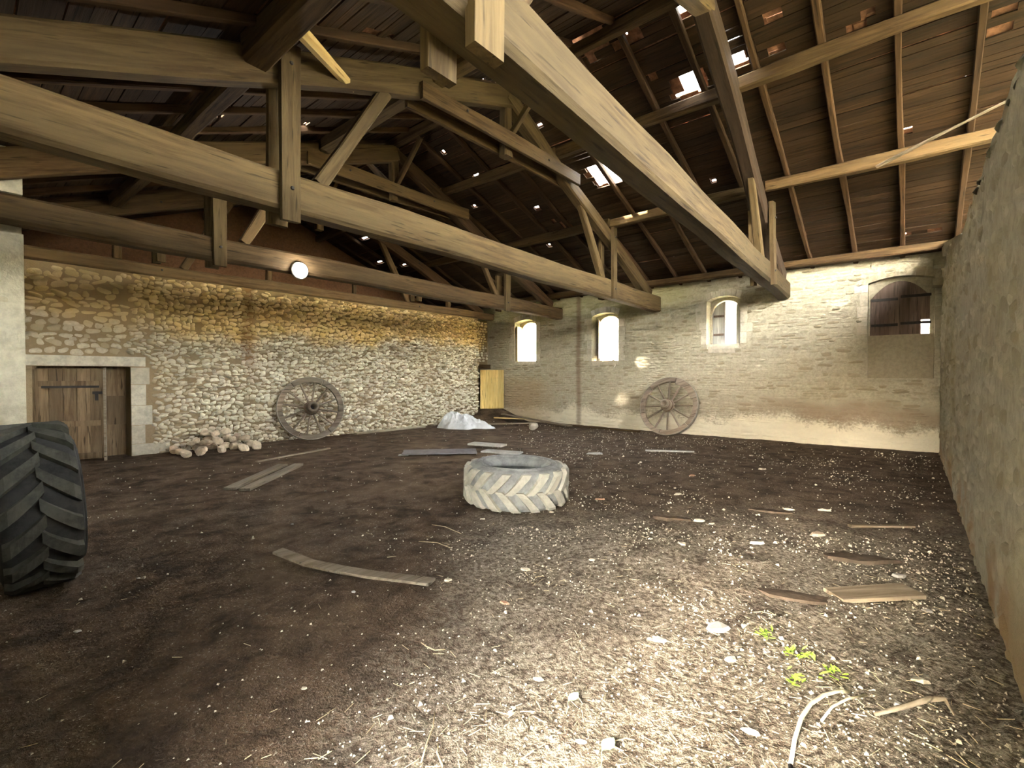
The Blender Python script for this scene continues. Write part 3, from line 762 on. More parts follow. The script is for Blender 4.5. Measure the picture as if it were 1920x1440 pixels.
for k, (y0, y1, z0, z1) in enumerate(WIN):
    w_ = empty('window_%d' % (k + 1), (XB, (y0 + y1) / 2, z0)); tag(w_, labels[k], kind='structure')
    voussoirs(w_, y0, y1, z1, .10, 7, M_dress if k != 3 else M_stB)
    jambs(w_, y0, y1, z0 + .02, z1 - .12, M_dress, 50 + k)
    if k < 3:
        v, f = boxes([(XB - .02, XB + .45, y0 + .02, y1 - .02, z0 - .10, z0 + .02)]); put('sill', mesh('sill', v, f), M_dress, w_)
    c = (y0 + y1) / 2 + .02; hw = (y1 - y0 - .1) / 2
    top = (lambda c, hw, z1: (lambda y: z1 - .09 - hw * (1 - math.sqrt(max(0, 1 - min(1, ((y - c) / hw)) ** 2)))))(c, hw, z1)
    if k == 0:
        shutter_leaf(w_, XB + .40, y1 - .42, y1 - .05, z0 + .03, lambda y: z1 - .22, 3, M_sunyellow, ang=-1.45, hinge=y1 - .05)
    if k == 1:
        shutter_leaf(w_, XB + .36, y1 - .42, y1 - .06, z0 + .1, lambda y: z1 - .2, 3, M_shutter, ang=-1.15, hinge=y1 - .06)
        for i in range(9):
            M = Matrix.Translation((XB + .03 + random.uniform(0, .1), random.uniform(y0 + .1, y1 - .1), z0 - .06 + random.uniform(-.1, .1))) @ Euler((random.random() * 3, random.random() * 3, 0)).to_matrix().to_4x4() @ Matrix.Diagonal((.2, .14, .06, 1))
            put('rubble_stone', mesh('rubble_stone', PROTOS[i][0].tolist(), PROTOS[i][1], True), M_dress, w_, M)
    if k == 2:
        shutter_leaf(w_, XB + .42, c + .05, y1 - .04, z0 + .03, top, 3, M_shutter2, bars=(z0 + .3, z0 + .8), barmat=M_shutter)
        shutter_leaf(w_, XB + .42, y0 + .09, c - .24, z0 + .03, top, 2, M_shutter2, ang=.0)
        v, f = arch_prism(y0 + .12, y1 - .05, 0, .26, .0, XB - .03, XB + .1)
        nv = [(x, y, z0 - .30 + (z if z > .1 else .11 * abs((y - c) / hw) ** 2)) for (x, y, z) in v]; put('sill_patch', mesh('sill_patch', nv, f), M_dress, w_)
    if k == 3:
        zt4 = (lambda y: z1 - .075 - .34 * ((y - c) / hw) ** 2)
        shutter_leaf(w_, XB + .24, c, y1 - .03, z0 - .0, zt4, 3, M_shutter, bars=(z0 + .22, z0 + .78))
        shutter_leaf(w_, XB + .24, y0 + .03, c - .004, z0 - .0, zt4, 3, M_shutter, bars=(z0 + .24, z0 + .82), miss={0: .30})
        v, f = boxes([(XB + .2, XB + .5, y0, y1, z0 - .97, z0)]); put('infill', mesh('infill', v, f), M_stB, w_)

# ------------------------------------------------------------------ doors
d1 = empty('door_1', (1.0, YA, 0)); tag(d1, 'low dark plank door standing ajar at the left end of the back wall', kind='structure')
A0 = Vector((1.02, YA + .02, 0)); A1 = Vector((1.93, 11.72, 0)); dirn = (A1 - A0).normalized(); Ld = (A1 - A0).length
leaf = put('door_leaf', mesh('door_leaf', *boxes([(0, Ld, -.0, .02, .06, 1.74)])), M_door, d1, frame(A0, A1)[0]); LM = frame(A0, A1)[0]
for i in range(5):
    a = Ld * i / 5 + .004; b = Ld * (i + 1) / 5 - .004
    put('plank', mesh('plank', *boxes([(a, b, -.022, 0, .05, 1.73)])), M_door, leaf, LM)
for z in (1.46, .72, .12): put('ledge', mesh('ledge', *boxes([(.05, Ld - .05, -.05, -.022, z - .05, z + .05)])), M_door, leaf, LM)
put('bar', mesh('bar', *boxes([(.1, Ld - .06, -.07, -.05, 1.38, 1.42)])), M_iron, leaf, LM)
put('latch', mesh('latch', *boxes([(Ld - .16, Ld - .02, -.06, -.022, 1.26, 1.31), (Ld - .13, Ld - .08, -.045, -.022, 1.14, 1.27)])), M_iron, leaf, LM)
put('edge_batten', mesh('edge_batten', *boxes([(Ld - .004, Ld + .03, -.06, .03, 0, 1.76)])), M_plank, leaf, LM)
put('jamb', mesh('jamb', *boxes([(.97, 1.06, YA + .03, YA + .2, 0, 1.78)])), M_door, d1)
for i, (z0, z1) in enumerate(((-.1, .62), (.60, 1.2), (1.18, 1.85))): put('back_panel', mesh('back_panel', *boxes([(.9, 2.45, YA + .36 + .01 * i, YA + .46, z0, z1)])), M_door, d1)
put('lintel', mesh('lintel', *boxes([(.72, 2.62, YA - .035, YA + .3, 1.79, 1.98)])), M_dress, d1)
for (z0, z1, w) in ((.0, .22, .62), (.23, .60, .22), (.61, 1.0, .34), (1.01, 1.42, .24), (1.43, 1.77, .30)):
    put('jamb_stone', mesh('jamb_stone', *boxes([(2.385, 2.385 + w, YA - .03, YA + .3, z0, z1)])), M_dress, d1)

d2 = empty('door_2', (12.4, 12.0, .3)); tag(d2, 'plank door swung open in the far corner, its sunlit yellow painted in', kind='structure')
B0 = Vector((12.40, 11.93, .40)); B1 = B0 + Vector((math.cos(.75), -math.sin(.75), 0)) * .86; DM, L2 = frame(B0, B1)
lf2 = put('door_leaf', mesh('door_leaf', *boxes([(.02, L2 - .02, 0, .02, .04, 1.40)])), M_sunyellow, d2, DM)
for i in range(4):
    a = L2 * i / 4 + .004; b = L2 * (i + 1) / 4 - .004
    put('plank', mesh('plank', *boxes([(a, b, -.022, 0, .02, 1.42)])), M_sunyellow, lf2, DM)
for z in (.25, 1.15): put('ledge', mesh('ledge', *boxes([(.04, L2 - .04, .02, .045, z - .05, z + .05)])), M_sunyellow, lf2, DM)
put('lintel', mesh('lintel', *boxes([(12.3, 13.2, 12.12, 12.4, 1.86, 2.02)])), M_beam, d2)

# ------------------------------------------------------------------ lamp on the far truss
lx, ly, lz = 4.18, T3(4.2) - .02, 3.52
lp = empty('wall_lamp', (lx, ly, lz)); tag(lp, 'round glowing white lamp on the far tie beam', 'lamp')
v, f = lathe([(0, 0), (.15, 0), (.16, .02), (.15, .045), (.13, .05)], 24); put('base', mesh('base', v, f, True), M_galv, lp, Matrix.Translation((lx, ly + .02, lz)) @ Matrix.Rotation(math.pi/2, 4, 'X'))
v, f = lathe([(.135, .045), (.13, .08), (.10, .115), (.055, .135), (0, .14)], 24); put('globe', mesh('globe', v, f, True), M_lamp, lp, Matrix.Translation((lx, ly + .02, lz)) @ Matrix.Rotation(math.pi/2, 4, 'X'))

# ------------------------------------------------------------------ tractor tyres
def tyre(name, label, M, carc, lugm, group=None, s=1):
    root = put(name, None, None, None, M); tag(root, label, 'tyre')
    prof = [(.335, -.13), (.345, -.19), (.40, -.225), (.50, -.245), (.585, -.225), (.625, -.18), (.635, -.08), (.635, .08), (.625, .18), (.585, .225), (.50, .245), (.40, .225), (.345, .19), (.335, .13),
            (.37, .125), (.46, .185), (.55, .16), (.59, .08), (.59, -.08), (.55, -.16), (.46, -.185), (.37, -.125)]
    v, f = lathe([(r * s, z * s) for r, z in prof], 72, True); put('casing', mesh('casing', v, [q[::-1] for q in f], True), carc, root, M)
    for (r0, r1) in ((.43, .45), (.50, .515)):
        v, f = lathe([(r0 * s, .232 * s), (r0 * s + .004, .252 * s), (r1 * s - .004, .256 * s), (r1 * s, .240 * s)], 72); put('sidewall_ring', mesh('sidewall_ring', v, f, True), carc, root, M)
    # one curved lug: from the centre line up over the shoulder
    path = []
    for i in range(7):
        t = i / 6; zz = -.015 + .235 * t; th = .33 * (t ** .85); path.append((th, zz))
    V = []; F = []
    for i, (th, zz) in enumerate(path):
        base = .628 if zz < .17 else .628 - (zz - .17) * 1.1
        top = .675 if zz < .19 else .675 - (zz - .19) * .9
        hw = .088 + .012 * (i / 6)
        for (a, r) in ((th - hw, base), (th - hw + .018, top), (th + hw - .018, top), (th + hw, base)):
            V.append((r * s * math.cos(a), r * s * math.sin(a), zz * s))
    for i in range(6):
        for k in range(3): F.append((i * 4 + k, (i + 1) * 4 + k, (i + 1) * 4 + k + 1, i * 4 + k + 1))
    F += [(0, 1, 2, 3), (27, 26, 25, 24)]
    up = mesh('tread_lug', V, [q[::-1] for q in F]); dn = mesh('tread_lug', [(x, y, -z) for x, y, z in V], F)
    up.materials.append(lugm); dn.materials.append(lugm); N = 17
    for i in range(N):
        for m, ph in ((up, 0), (dn, .5)):
            o = bpy.data.objects.new('tread_lug', m); COL.objects.link(o); o.parent = root
            o.matrix_basis = Matrix.Rotation(2 * math.pi * (i + ph) / N, 4, 'Z')
    return root
tyre('tractor_tyre', 'pale dusty tractor tyre lying flat in the middle of the floor', Matrix.Translation((4.72, 3.90, fz1(4.72, 3.9) + .232)) @ Matrix.Rotation(.03, 4, 'X'), M_tyB, M_tyA)
ax = Vector((1, -.02, .05)).normalized(); X = Vector((0, 1, 0)); Yx = ax.cross(X).normalized(); X = Yx.cross(ax)
TM = Matrix(((X.x, Yx.x, ax.x, .43), (X.y, Yx.y, ax.y, 5.12), (X.z, Yx.z, ax.z, .62), (0, 0, 0, 1)))
tyre('tractor_tyre', 'dark tractor tyre standing upright at the left edge', TM, M_tyC, M_tyD, s=.925)

# ------------------------------------------------------------------ cart wheels
def cart_wheel(label, c, n, R, spin, broken=False):
    n = Vector(n).normalized(); up = Vector((0, 0, 1)); x = up.cross(n).normalized(); y = n.cross(x)
    M = Matrix(((x.x, y.x, n.x, c[0]), (x.y, y.y, n.y, c[1]), (x.z, y.z, n.z, c[2]), (0, 0, 0, 1))) @ Matrix.Rotation(spin, 4, 'Z')
    root = put('cart_wheel', None, None, None, M); tag(root, label, 'cart wheel', 'old wooden cart wheels')
    nf = 6
    for i in range(nf):
        a0 = 2 * math.pi * i / nf + .012; a1 = 2 * math.pi * (i + 1) / nf - .012
        ins = .13 if not (broken and i in (0,)) else .18
        prof = [(R - ins, -.045), (R - .012, -.05), (R - .012, .05), (R - ins, .045)]
        v, f = lathe(prof, 8, True, a0, a1); m = len(v) // 9
        f = [q[::-1] for q in f] + [tuple(range(4)), tuple(range(len(v) - 1, len(v) - 5, -1))]
        put('felloe', mesh('felloe', v, f), M_wheel, root, M)
    v, f = lathe([(R - .014, -.055), (R, -.055), (R, .055), (R - .014, .055)], 60, True); put('iron_tyre', mesh('iron_tyre', v, [q[::-1] for q in f], True), M_galv, root, M)
    L = R - .09; sm = beam_mesh(L - .09, .055, .05, n=4, wob=.002, taper=.25, ch=.3, seed=5); sm.materials.append(M_wheel)
    for i in range(12):
        o = bpy.data.objects.new('spoke', sm); COL.objects.link(o); o.parent = root
        o.matrix_basis = Matrix.Rotation(2 * math.pi * (i + .5) / 12, 4, 'Z') @ Matrix.Translation((.09, 0, .03)) @ Matrix.Rotation(.055, 4, 'Y')
    hv, hf = lathe([(.07, .0), (.07, .30), (.11, .305), (.128, .28), (.135, .19), (.165, .09), (.18, .02), (.165, -.05), (.13, -.13), (.07, -.14)], 24)
    put('hub', mesh('hub', hv, [q[::-1] for q in hf], True), M_wheel, root, M)
    for z, r in ((.215, .134), (.09, .166)):
        v, f = lathe([(r - .01, z), (r + .006, z), (r + .006, z + .03), (r - .012, z + .03)], 24); put('hub_band', mesh('hub_band', v, [q[::-1] for q in f], True), M_rust, root, M)
    put('bore', mesh('bore', *lathe([(0, .02), (.07, .02)], 16)), M_iron, root, M)
    return root
cart_wheel('large wooden cart wheel leaning on the rubble back wall', (5.88, 11.52, .785 + fz1(5.8, 11.4)), (-.26, -.94, .20), .79, .08)
cart_wheel('dark wooden cart wheel with a damaged rim leaning on the right wall', (12.55, 5.04, .79 + fz1(12.4, 5)), (-.94, .02, .27), .80, .33, True)

# ------------------------------------------------------------------ loose things on the floor
def boulder(name, c, s, mat, label, cat, group, seed):
    r = random.Random(seed); bm = bmesh.new(); bmesh.ops.create_icosphere(bm, subdivisions=2, radius=.5)
    ph = [r.uniform(0, 6) for _ in range(6)]
    for v in bm.verts:
        p = v.co; k = 1 + .16 * math.sin(p.x * 5 + ph[0]) * math.cos(p.y * 4 + ph[1]) + .13 * math.sin(p.z * 6 + ph[2] + p.x * 3)
        v.co = Vector((p.x, p.y, p.z)) * k
        for ax_ in range(3):                                   # flatten some faces
            if v.co[ax_] > .36 + .06 * math.sin(ph[3 + ax_]): v.co[ax_] = .36 + .06 * math.sin(ph[3 + ax_])
    m = bpy.data.meshes.new(name); bm.to_mesh(m); bm.free()
    M = Matrix.Translation(c) @ Euler((r.uniform(-.4, .4), r.uniform(-.4, .4), r.uniform(0, 6))).to_matrix().to_4x4() @ Matrix.Diagonal((*s, 1))
    o = put(name, m, mat, None, M); tag(o, label, cat, group); return o
r = random.Random(5)
pile = []
for (n_, xa, xb, ya, yb, z) in ((15, 3.0, 4.5, 10.85, 11.72, .085), (8, 3.25, 4.25, 11.2, 11.72, .235), (3, 3.5, 4.05, 11.42, 11.7, .385)):
    lay = []; tries = 0
    while len(lay) < n_ and tries < 4000:
        tries += 1; x, y = r.uniform(xa, xb), r.uniform(ya, yb)
        if all((x - a) ** 2 + (y - b) ** 2 > (.27 if z < .1 else .25) ** 2 for a, b, _ in lay): lay.append((x, y, z))
    pile += lay
for i, (x, y, z) in enumerate(pile):
    boulder('fieldstone', (x, y, z + fz1(x, y) - .01), (r.uniform(.20, .28), r.uniform(.17, .23), r.uniform(.14, .17)), M_pile, 'rounded fieldstone in the heap between plank door and cart wheel', 'stone', 'heap of fieldstones', i + 100)

def plank(label, p0, p1, w, t, mat=M_plank, z0=None, cat='plank', name='plank', bow=0, group=None, lift=(0, 0), roll=0):
    a = Vector((p0[0], p0[1], fz1(*p0) + t/2 + .006 + lift[0])); b = Vector((p1[0], p1[1], fz1(*p1) + t/2 + .006 + lift[1]))
    o = beam(name, a, b, w, t, mat, None, wob=.004, ch=.12, bow=bow); tag(o, label, cat, group); return o
plank('farther grey plank of the two lying together left of the tyre', (2.55, 7.33), (3.80, 8.46), .17, .035, lift=(.0, .0))
plank('nearer grey plank of the two lying together left of the tyre', (2.66, 7.10), (4.00, 8.30), .16, .04)
plank('thin batten on the floor in front of the stone heap', (3.66, 9.2), (5.38, 9.75), .07, .025)
# long warped board in the dark foreground
pts = [(1.84, 4.21), (1.93, 3.83), (2.03, 3.52), (2.14, 3.23), (2.25, 2.98), (2.36, 2.78)]
V = []; F = []
for i, (x, y) in enumerate(pts):
    d = Vector((.35, -.94, 0)); q = Vector((.94, .35, 0)); z = fz1(x, y) + .02 + (.05 * (1 - i / 2.5) ** 2 if i < 3 else 0)
    for (w_, h_) in ((-.055, 0), (.055, 0), (.055, .02), (-.055, .02)): V.append((x + q.x * w_, y + q.y * w_, z + h_))
for i in range(5):
    for k in range(4): F.append((i * 4 + k, i * 4 + (k + 1) % 4, (i + 1) * 4 + (k + 1) % 4, (i + 1) * 4 + k))
F += [(3, 2, 1, 0), (20, 21, 22, 23)]
o = put('plank', mesh('plank', V, [q[::-1] for q in F]), M_plank); tag(o, 'long warped board lying in the dark foreground left of centre', 'plank')
plank('short sawn board near the cross wall in the foreground', (4.10, .42), (4.52, -.02), .20, .03, bow=.0)
plank('thin stick lying near the cross wall behind the cracked crust', (6.15, .50), (6.55, -.02), .06, .025)
plank('grey board along the foot of the back wall beside the plastic sheet', (7.2, 11.66), (9.55, 11.60), .16, .05)
plank('batten lying in front of the open corner door', (11.0, 10.6), (12.3, 9.4), .08, .035, lift=(.02, .05))
plank('longest board leaning along the wall under the glaring window', (12.55, 11.0), (12.35, 8.0), .14, .04, lift=(.02, .02))
plank('pale board on the dirt bank below the corner window', (12.0, 10.9), (12.75, 9.9), .12, .035, mat=M_pine, lift=(.08, .12))
plank('dark board lying at the wall foot left of the damaged wheel', (12.75, 8.9), (12.6, 5.9), .12, .05, mat=M_beam)
boulder('stone_block', (11.15, 8.55, .12 + fz1(11.2, 8.6)), (.34, .30, .28), M_dress, 'single squared pale stone on the floor below the corner windows', 'stone', None, 77)
plank('whitish board lying just behind the tyre', (7.55, 7.55), (7.75, 6.75), .30, .04, mat=M_white, lift=(.06, .06))
plank('second pale board flat behind the tyre', (7.3, 6.9), (7.5, 6.1), .32, .03, mat=M_white)
o = put('fibre_sheet', mesh('fibre_sheet', *boxes([(-.75, .75, -.3, .3, -.008, .008)])), M_sheet, None, Matrix.Translation((6.55, 7.45, fz1(6.55, 7.45) + .03)) @ Matrix.Rotation(-.75, 4, 'Z')); tag(o, 'flat dark grey sheet behind the tyre', 'sheet')
plank('narrow pale batten near the damaged wheel', (9.6, 4.35), (10.1, 3.5), .07, .03, mat=M_white)

# crumpled white plastic
def bag():
    nu, nv = 64, 40; U, Vv = np.meshgrid(np.linspace(-1, 1, nu), np.linspace(-1, 1, nv))
    rad = np.sqrt(U ** 2 + Vv ** 2); sq = np.maximum(abs(U), abs(Vv)); k = np.where(rad > 0, sq / np.maximum(rad, 1e-6), 1)
    th = np.arctan2(Vv, U); o_ = 1 + .10 * np.sin(3 * th + 1) + .07 * np.sin(5 * th + 2) + .05 * np.sin(9 * th)
    X_ = U * k * .86 * o_; Y_ = Vv * k * .50 * o_; rr_ = sq
    lump = np.maximum.reduce([np.exp(-((X_ - a) / b) ** 2 - ((Y_ - c_) / d_) ** 2) * h_ for a, b, c_, d_, h_ in ((-.36, .46, .0, .40, .42), (.05, .40, .04, .36, .36), (.42, .40, -.02, .3, .22), (.7, .25, .0, .2, .10))])
    rid = abs(fbm(X_ * 4.2 + 3, Y_ * 4.2 + 7, 91, 3) - .44) * 2.4; rid2 = abs(fbm(X_ * 11 + 1, Y_ * 11 + 2, 95, 2) - .38) * 1.6
    Z_ = (lump + .07) * np.clip((1 - rr_) * 5, 0, 1) ** .6 * (1.08 - .75 * rid) - .05 * rid2 * np.clip((1 - rr_) * 5, 0, 1)
    id_ = np.arange(nu * nv).reshape(nv, nu); q = np.stack([id_[:-1, :-1], id_[:-1, 1:], id_[1:, 1:], id_[1:, :-1]], -1).reshape(-1, 4)
    return mesh('plastic_sheet', np.stack([X_, Y_, Z_], -1).reshape(-1, 3).tolist(), q.tolist(), False)
o = put('plastic_sheet', bag(), M_bag, None, Matrix.Translation((10.32, 10.62, fz1(10.3, 10.6) - .0)) @ Matrix.Rotation(-1.15, 4, 'Z')); tag(o, 'crumpled white plastic sheet on the floor before the far corner', 'plastic sheet')

# fragments that can be picked out one by one (x, y, length, width, kind)
FR = [(1480, 957, .16, .08, 's'), (1535, 1003, .22, .13, 'c'), (1420, 1022, .2, .07, 's'), (1280, 1025, .11, .1, 's'), (1310, 980, .2, .07, 's'), (1125, 937, .16, .06, 't'), (1298, 893, .15, .1, 't'),
      (1235, 1200, .12, .07, 'w'), (1345, 1175, .22, .18, 'w'), (1415, 990, .12, .08, 's'), (1545, 960, .2, .06, 's'), (1685, 1083, .15, .1, 'w'), (1737, 1148, .09, .05, 'w'), (1822, 1168, .08, .05, 'w'), (1690, 1125, .07, .05, 'w'),
      (1725, 1275, .14, .07, 's'), (1690, 1325, .1, .03, 'w'), (888, 868, .28, .14, 's'), (755, 855, .3, .12, 'w'), (1115, 852, .5, .2, 'w'), (1270, 928, .2, .06, 's'), (1430, 880, .2, .1, 's'),
      (145, 1182, .06, .045, 'w'), (260, 1085, .05, .03, 'w'), (663, 1115, .05, .04, 'w'), (548, 981, .06, .04, 'w'), (905, 972, .1, .05, 's'), (1035, 958, .09, .06, 's'), (1010, 1270, .1, .04, 's'), (945, 1130, .1, .06, 't'),
      (985, 1070, .12, .07, 's'), (1110, 1052, .08, .06, 's'), (1370, 1235, .1, .07, 's'), (1090, 1390, .07, .035, 's'), (1410, 1372, .12, .04, 's'), (570, 1290, .05, .03, 's'), (840, 1090, .1, .06, 's'), (1335, 985, .1, .06, 's')]
PLACES = ['beside a crack in the crust, pointing up like a small tent', 'broad', "right of centre, longest of those behind the broad flake's crack", 'squarish, in the right-centre foreground', 'at the edge of the first crack right of the tyre', 'just right of the tyre, flat', 'far right of the tyre, halfway to the damaged wheel', 'small and rectangular, in front of the pale floor patch', 'largest, flat, left of the green sprouts', 'small, beside the long chip right of centre', 'slim, behind the broad flake toward the cross wall', 'behind the short sawn board', 'bright oval, right of the short sawn board', 'nearest the cross wall foot', 'small, touching the front of the short sawn board', 'near the cross wall, right of the thin sprout', 'narrow, above the forked stick', 'at the left side of the tyre', 'left of the tyre on the dark earth', 'largest of all, flat, right behind the tyre', 'thin, lying on a crack right of the tyre', 'far right, between tyre and cross wall', 'alone in the dark left foreground', 'tiny, right of the standing tyre', 'round, below the warped board', 'small, above the left end of the warped board', "close to the tyre's left front", "touching the tyre's right front", 'in the centre foreground, below the hooked stem', "right of the warped board's end", 'slanting, right of the warped board', 'small, in front of the tyre on pale dust', 'pointed, right of the white plaster patch', 'at the bottom edge beside the stalked leaf', 'thin, at the bottom near the thick cord', 'in the dark foreground, near the bottom', "just above the warped board's right end", 'on the crust between two cracks']
def unproj(px, py):
    d = Fv + Rv * ((px - 960) / FPX) - Uv * ((py - 720) / FPX); t = -CAMH / d.z
    return d.x * t, d.y * t
for i, (px, py, L, w_, k) in enumerate(FR):
    L *= .8; w_ *= .8
    x, y = unproj(px, py); y = max(y, YC + .1); rr_ = random.Random(i + 900)
    n_ = rr_.choice((5, 6, 7)); pts = []
    for q in range(n_):
        a = 2 * math.pi * q / n_ + rr_.uniform(-.25, .25); pts.append((math.cos(a) * L/2 * rr_.uniform(.75, 1.1), math.sin(a) * w_/2 * rr_.uniform(.75, 1.15)))
    h_ = min(.03, .12 * L + .006); V = [(a, b, 0) for a, b in pts] + [(a * .8, b * .75, h_ * rr_.uniform(.6, 1.1)) for a, b in pts]
    F = [tuple(range(n_ - 1, -1, -1)), tuple(range(n_, 2 * n_))] + [(q, (q + 1) % n_, (q + 1) % n_ + n_, q + n_) for q in range(n_)]
    kind = {'s': ('stone_chip', M_chip, 'flat pale stone chip lying loose on the earth floor', 'stone chip', 'stone chips on the floor'),
            'c': ('stone_chip', M_pile, 'broad flat stone flake with a curled edge on the cracked crust', 'stone chip', None),
            't': ('tile_fragment', M_tilechip, 'reddish broken roof tile piece lying on the earth floor', 'tile fragment', 'broken tile pieces on the floor'),
            'w': ('plaster_lump', M_white, 'white lump of lime plaster lying on the earth floor', 'plaster lump', 'white plaster lumps on the floor')}[k]
    o = put(kind[0], mesh(kind[0], V, F), kind[1], None, Matrix.Translation((x, y, fz1(x, y) - .003)) @ Matrix.Rotation(math.atan2(Rv.y, Rv.x) + rr_.uniform(-.5, .5), 4, 'Z') @ Matrix.Rotation(rr_.uniform(-.1, .1), 4, 'X'))
    base = {'s': 'pale stone chip', 'c': 'broad flat stone flake with a curled edge', 't': 'reddish tile piece', 'w': 'white plaster lump'}[k]
    tag(o, base + (' on the cracked crust' if k == 'c' else ' ' + PLACES[i]), kind[3], kind[4])

# lifted flakes of the dried crust near the short board
M_crust = plain('dried_crust', (.105, .078, .055), .95, .35, 14, bump=.5)
for i, (px, py, L, w_, rot, lab) in enumerate(((1612, 1046, .62, .30, -.25, 'reddish lifted crust flake with ragged edge behind the short sawn board'), (1440, 960, .55, .16, -.35, 'long low crust flake right of the tyre'), (1500, 1120, .60, .18, -.45, 'low crust flake between the green sprouts and the short sawn board'), (1260, 975, .50, .14, -.3, 'narrow crust flake just right of the tyre front'))):
    x, y = unproj(px, py); rr_ = random.Random(i + 70); n_ = 14; pts = []
    for q in range(n_):
        a = 2 * math.pi * q / n_; k_ = rr_.uniform(.72, 1.12); pts.append((math.cos(a) * L/2 * k_, math.sin(a) * w_/2 * k_))
    M = Matrix.Translation((x, y, fz1(x, y) + .004)) @ Matrix.Rotation(math.atan2(Rv.y, Rv.x) + rot, 4, 'Z')
    V = [(a, b, -.02) for a, b in pts] + [(a * .94, b * .92, .006 + .022 * (b < 0) * rr_.uniform(.3, 1) * (1 if i == 0 else .5)) for a, b in pts] + [(0, 0, .016)]
    F = [(q, (q + 1) % n_, (q + 1) % n_ + n_, q + n_) for q in range(n_)] + [(q + n_, (q + 1) % n_ + n_, 2 * n_) for q in range(n_)]
    o = put('crust_flake', mesh('crust_flake', V, F), M_crust, None, M); tag(o, lab, 'crust flake', 'crust flakes')

# crumbs and straw nobody could count
def scatter(name, n, mat, label, gen, dens, seed):
    r = np.random.default_rng(seed); parts = []
    x = r.uniform(.2, 12.6, n * 9); y = r.uniform(YC + .05, 11.6, n * 9)
    k = np.where(r.random(n * 9) < dens(x, y))[0][:n]; x, y = x[k], y[k]; z = fz(x, y)
    for a, b, c in zip(x.tolist(), y.tolist(), z.tolist()): parts.append(gen(a, b, c, r))
    v, f = join(parts); o = put(name, mesh(name, v, f), mat, fl); o['kind'] = 'stuff'; o['label'] = label; return o
def crumb(x, y, z, r):
    s = r.uniform(.0025, .0075) * (1 + .12 * math.hypot(x, y)) * (2.0 if r.random() < .04 else 1); a = r.uniform(0, 6.3)
    pts = [(math.cos(a + k * 2.1) * s * r.uniform(.7, 1.4), math.sin(a + k * 2.1) * s * r.uniform(.6, 1.2)) for k in range(3)]
    V = [(x + p, y + q, z - .004) for p, q in pts] + [(x + p * .5, y + q * .5, z + s * r.uniform(.4, .9)) for p, q in pts]
    return V, [(3, 4, 5), (0, 1, 4, 3), (1, 2, 5, 4), (2, 0, 3, 5)]
def stalk(x, y, z, r):
    L = r.uniform(.02, .08); a = r.uniform(0, 6.3); z = z + r.uniform(.002, .010); w_ = r.uniform(.0009, .0018)
    dx, dy = math.cos(a) * L/2, math.sin(a) * L/2; qx, qy = -math.sin(a) * w_, math.cos(a) * w_; t = r.uniform(-.006, .012)
    V = [(x - dx - qx, y - dy - qy, z), (x - dx + qx, y - dy + qy, z), (x - dx, y - dy, z + w_ * 2), (x + dx - qx, y + dy - qy, z + t), (x + dx + qx, y + dy + qy, z + t), (x + dx, y + dy, z + t + w_ * 2)]
    return V, [(0, 3, 4, 1), (1, 4, 5, 2), (2, 5, 3, 0), (0, 1, 2), (3, 5, 4)]
def dens1(x, y):
    d = .57 * x - .82 * y; u = .82 * x + .57 * y
    return (.10 + .90 * np.clip((d + 1.4) / 1.0, 0, 1)) * np.where(u < 5, 1.0, .4) * (.25 + .75 * (fbm(x * 1.3, y * 1.3, 5, 2) > .36)) * (.25 + .75 * np.clip(1.4 - u / 7, 0, 1))
scatter('gravel', 9000, M_chip, 'pale crumbs of stone and plaster strewn over the earth floor', crumb, dens1, 1)
scatter('straw', 3500, M_straw, 'short dry straw stalks strewn over the earth floor', stalk, lambda x, y: dens1(x, y) * np.maximum(.04, 1 - np.hypot(x, y) / 6), 2)

# hoops of cord, twigs, sprouts and leaves in the right foreground
def ground_path(px, h):
    return [(*unproj(a, b), fz1(*unproj(a, b)) + .01 + q) for (a, b), q in zip(px, h)]
p = ground_path([(1482, 1436), (1490, 1395), (1502, 1365), (1520, 1340), (1545, 1320), (1575, 1307), (1590, 1303)], [0, .02, .03, .035, .03, .02, 0])
o = put('cord', mesh('cord', *tube(p, .009, 8), True), M_cord); tag(o, 'thick pale bent cord with black tip in the right foreground', 'cord')
q0 = Vector(p[0]); put('tip', mesh('tip', *tube([q0 - Vector((.10, .03, 0)) * .6, q0 + Vector((.0, .0, 0.0))], .0105, 8)), M_black, o)
p = ground_path([(1540, 1358), (1560, 1340), (1590, 1323), (1625, 1309)], [0, .02, .02, 0])
o = put('cord', mesh('cord', *tube(p, .006, 6), True), M_cord); tag(o, 'thinner pale bent cord beside the thick one', 'cord')
p = ground_path([(1640, 1348), (1690, 1342), (1740, 1335), (1770, 1332), (1790, 1345)], [0, .03, .05, .05, .0])
o = put('twig', mesh('twig', *tube(p, [.008, .012, .014, .012, .006], 6), True), M_plank); tag(o, 'forked pale stick beside the hollow at the cross wall foot', 'stick')
for (a, lab) in (([(815, 1335), (812, 1370), (800, 1400), (790, 1430)], 'curved dry stem in the bottom foreground left of the green leaves'), ([(822, 1395), (820, 1420), (830, 1440)], 'short dry stem at the bottom edge'),
                 ([(785, 1018), (820, 1023), (845, 1030)], 'thin dry stem in the dark patch left of the tyre'), ([(790, 1205), (800, 1217), (815, 1222), (835, 1217)], 'hooked dry stem in the middle foreground'),
                 ([(810, 985), (835, 990), (865, 1003)], 'thin dry twig close to the front of the tyre')):
    p = ground_path(a, [.0] + [.012] * (len(a) - 2) + [0]); o = put('dry_stem', mesh('dry_stem', *tube(p, .0035, 5), True), M_straw); tag(o, lab, 'stem')
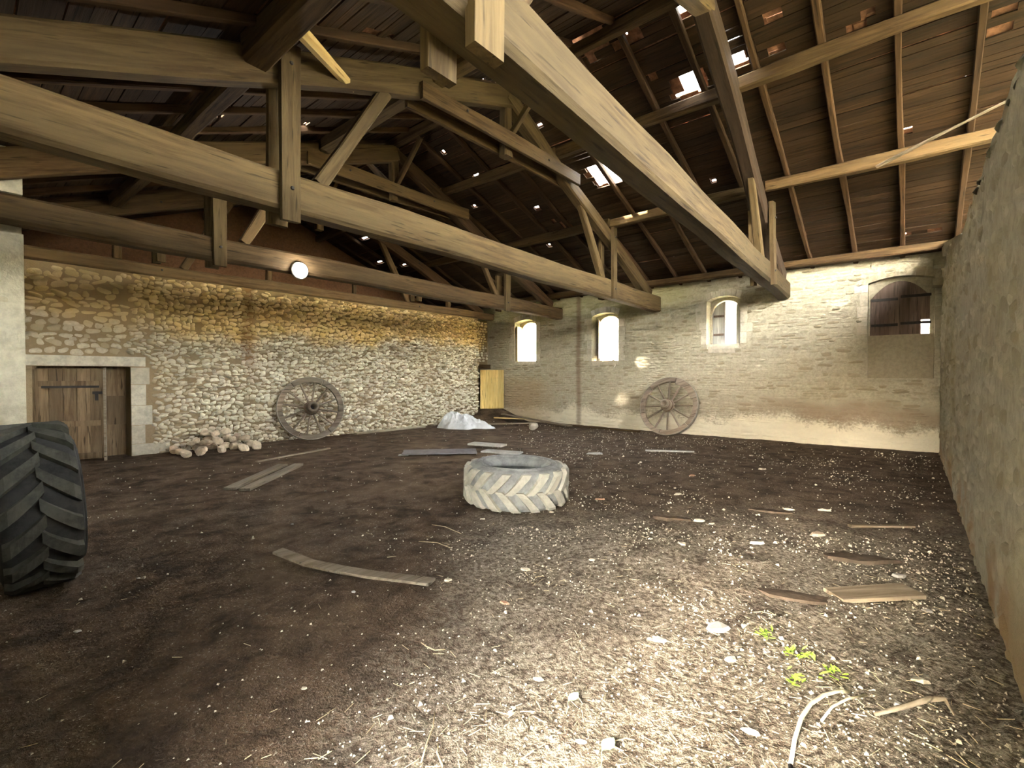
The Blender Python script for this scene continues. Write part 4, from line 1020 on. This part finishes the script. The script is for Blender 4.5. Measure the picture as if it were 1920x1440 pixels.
def leafv(c, L, w_, az, tilt):
    V = []; F = []
    d = Vector((math.cos(az), math.sin(az), math.sin(tilt))); s = Vector((-math.sin(az), math.cos(az), 0)); c = Vector(c)
    for i, (t, k) in enumerate(((0, .05), (.3, .8), (.55, 1), (.8, .6), (1, .05))):
        m_ = c + d * (L * t); V += [m_ - s * (w_ * k / 2) + Vector((0, 0, .004)), m_ - Vector((0, 0, .002)), m_ + s * (w_ * k / 2) + Vector((0, 0, .004))]
    for i in range(4):
        for k in range(2): F.append((i * 3 + k, i * 3 + k + 1, i * 3 + k + 4, i * 3 + k + 3))
    return V, F
for i, (px, py, n_, lab) in enumerate(((1440, 1190, 16, 'small green sprout beside the white plaster patch'), (1497, 1228, 22, 'largest green sprout in the right foreground'), (1488, 1275, 14, 'green sprout nearest the bent cords'), (1570, 1268, 12, 'thin spreading green sprout toward the cross wall'))):
    x, y = unproj(px, py); rr_ = random.Random(i + 33); parts = []
    for q in range(n_):
        a, b = rr_.gauss(0, .035), rr_.gauss(0, .03)
        parts.append(leafv((x + a, y + b, fz1(x, y) + .006), rr_.uniform(.025, .05), rr_.uniform(.014, .024), rr_.uniform(0, 6.3), rr_.uniform(.15, .6)))
    o = empty('sprout', (x, y, fz1(x, y))); tag(o, lab, 'sprout', 'green sprouts')
    for q in parts: put('leaf', mesh('leaf', *q), M_green, o)
for (px, py, L, w_, lab) in ((1065, 1322, .075, .05, 'pale green leaf lying alone in the centre foreground'), (1128, 1412, .085, .06, 'pale green leaf with stalk at the bottom edge')):
    x, y = unproj(px, py); rt = empty('fallen_leaf', (x, y, fz1(x, y))); tag(rt, lab, 'leaf')
    put('blade', mesh('blade', *leafv((x, y, fz1(x, y) + .015), L, w_, math.atan2(Rv.y, Rv.x) + .7, .15)), M_mint, rt)
    put('stalk', mesh('stalk', *tube([(x, y, fz1(x, y) + .014), (x - .03, y - .02, fz1(x, y) + .01), (x - .06, y - .03, fz1(x, y) + .004)], .0018, 5)), M_mint, rt)
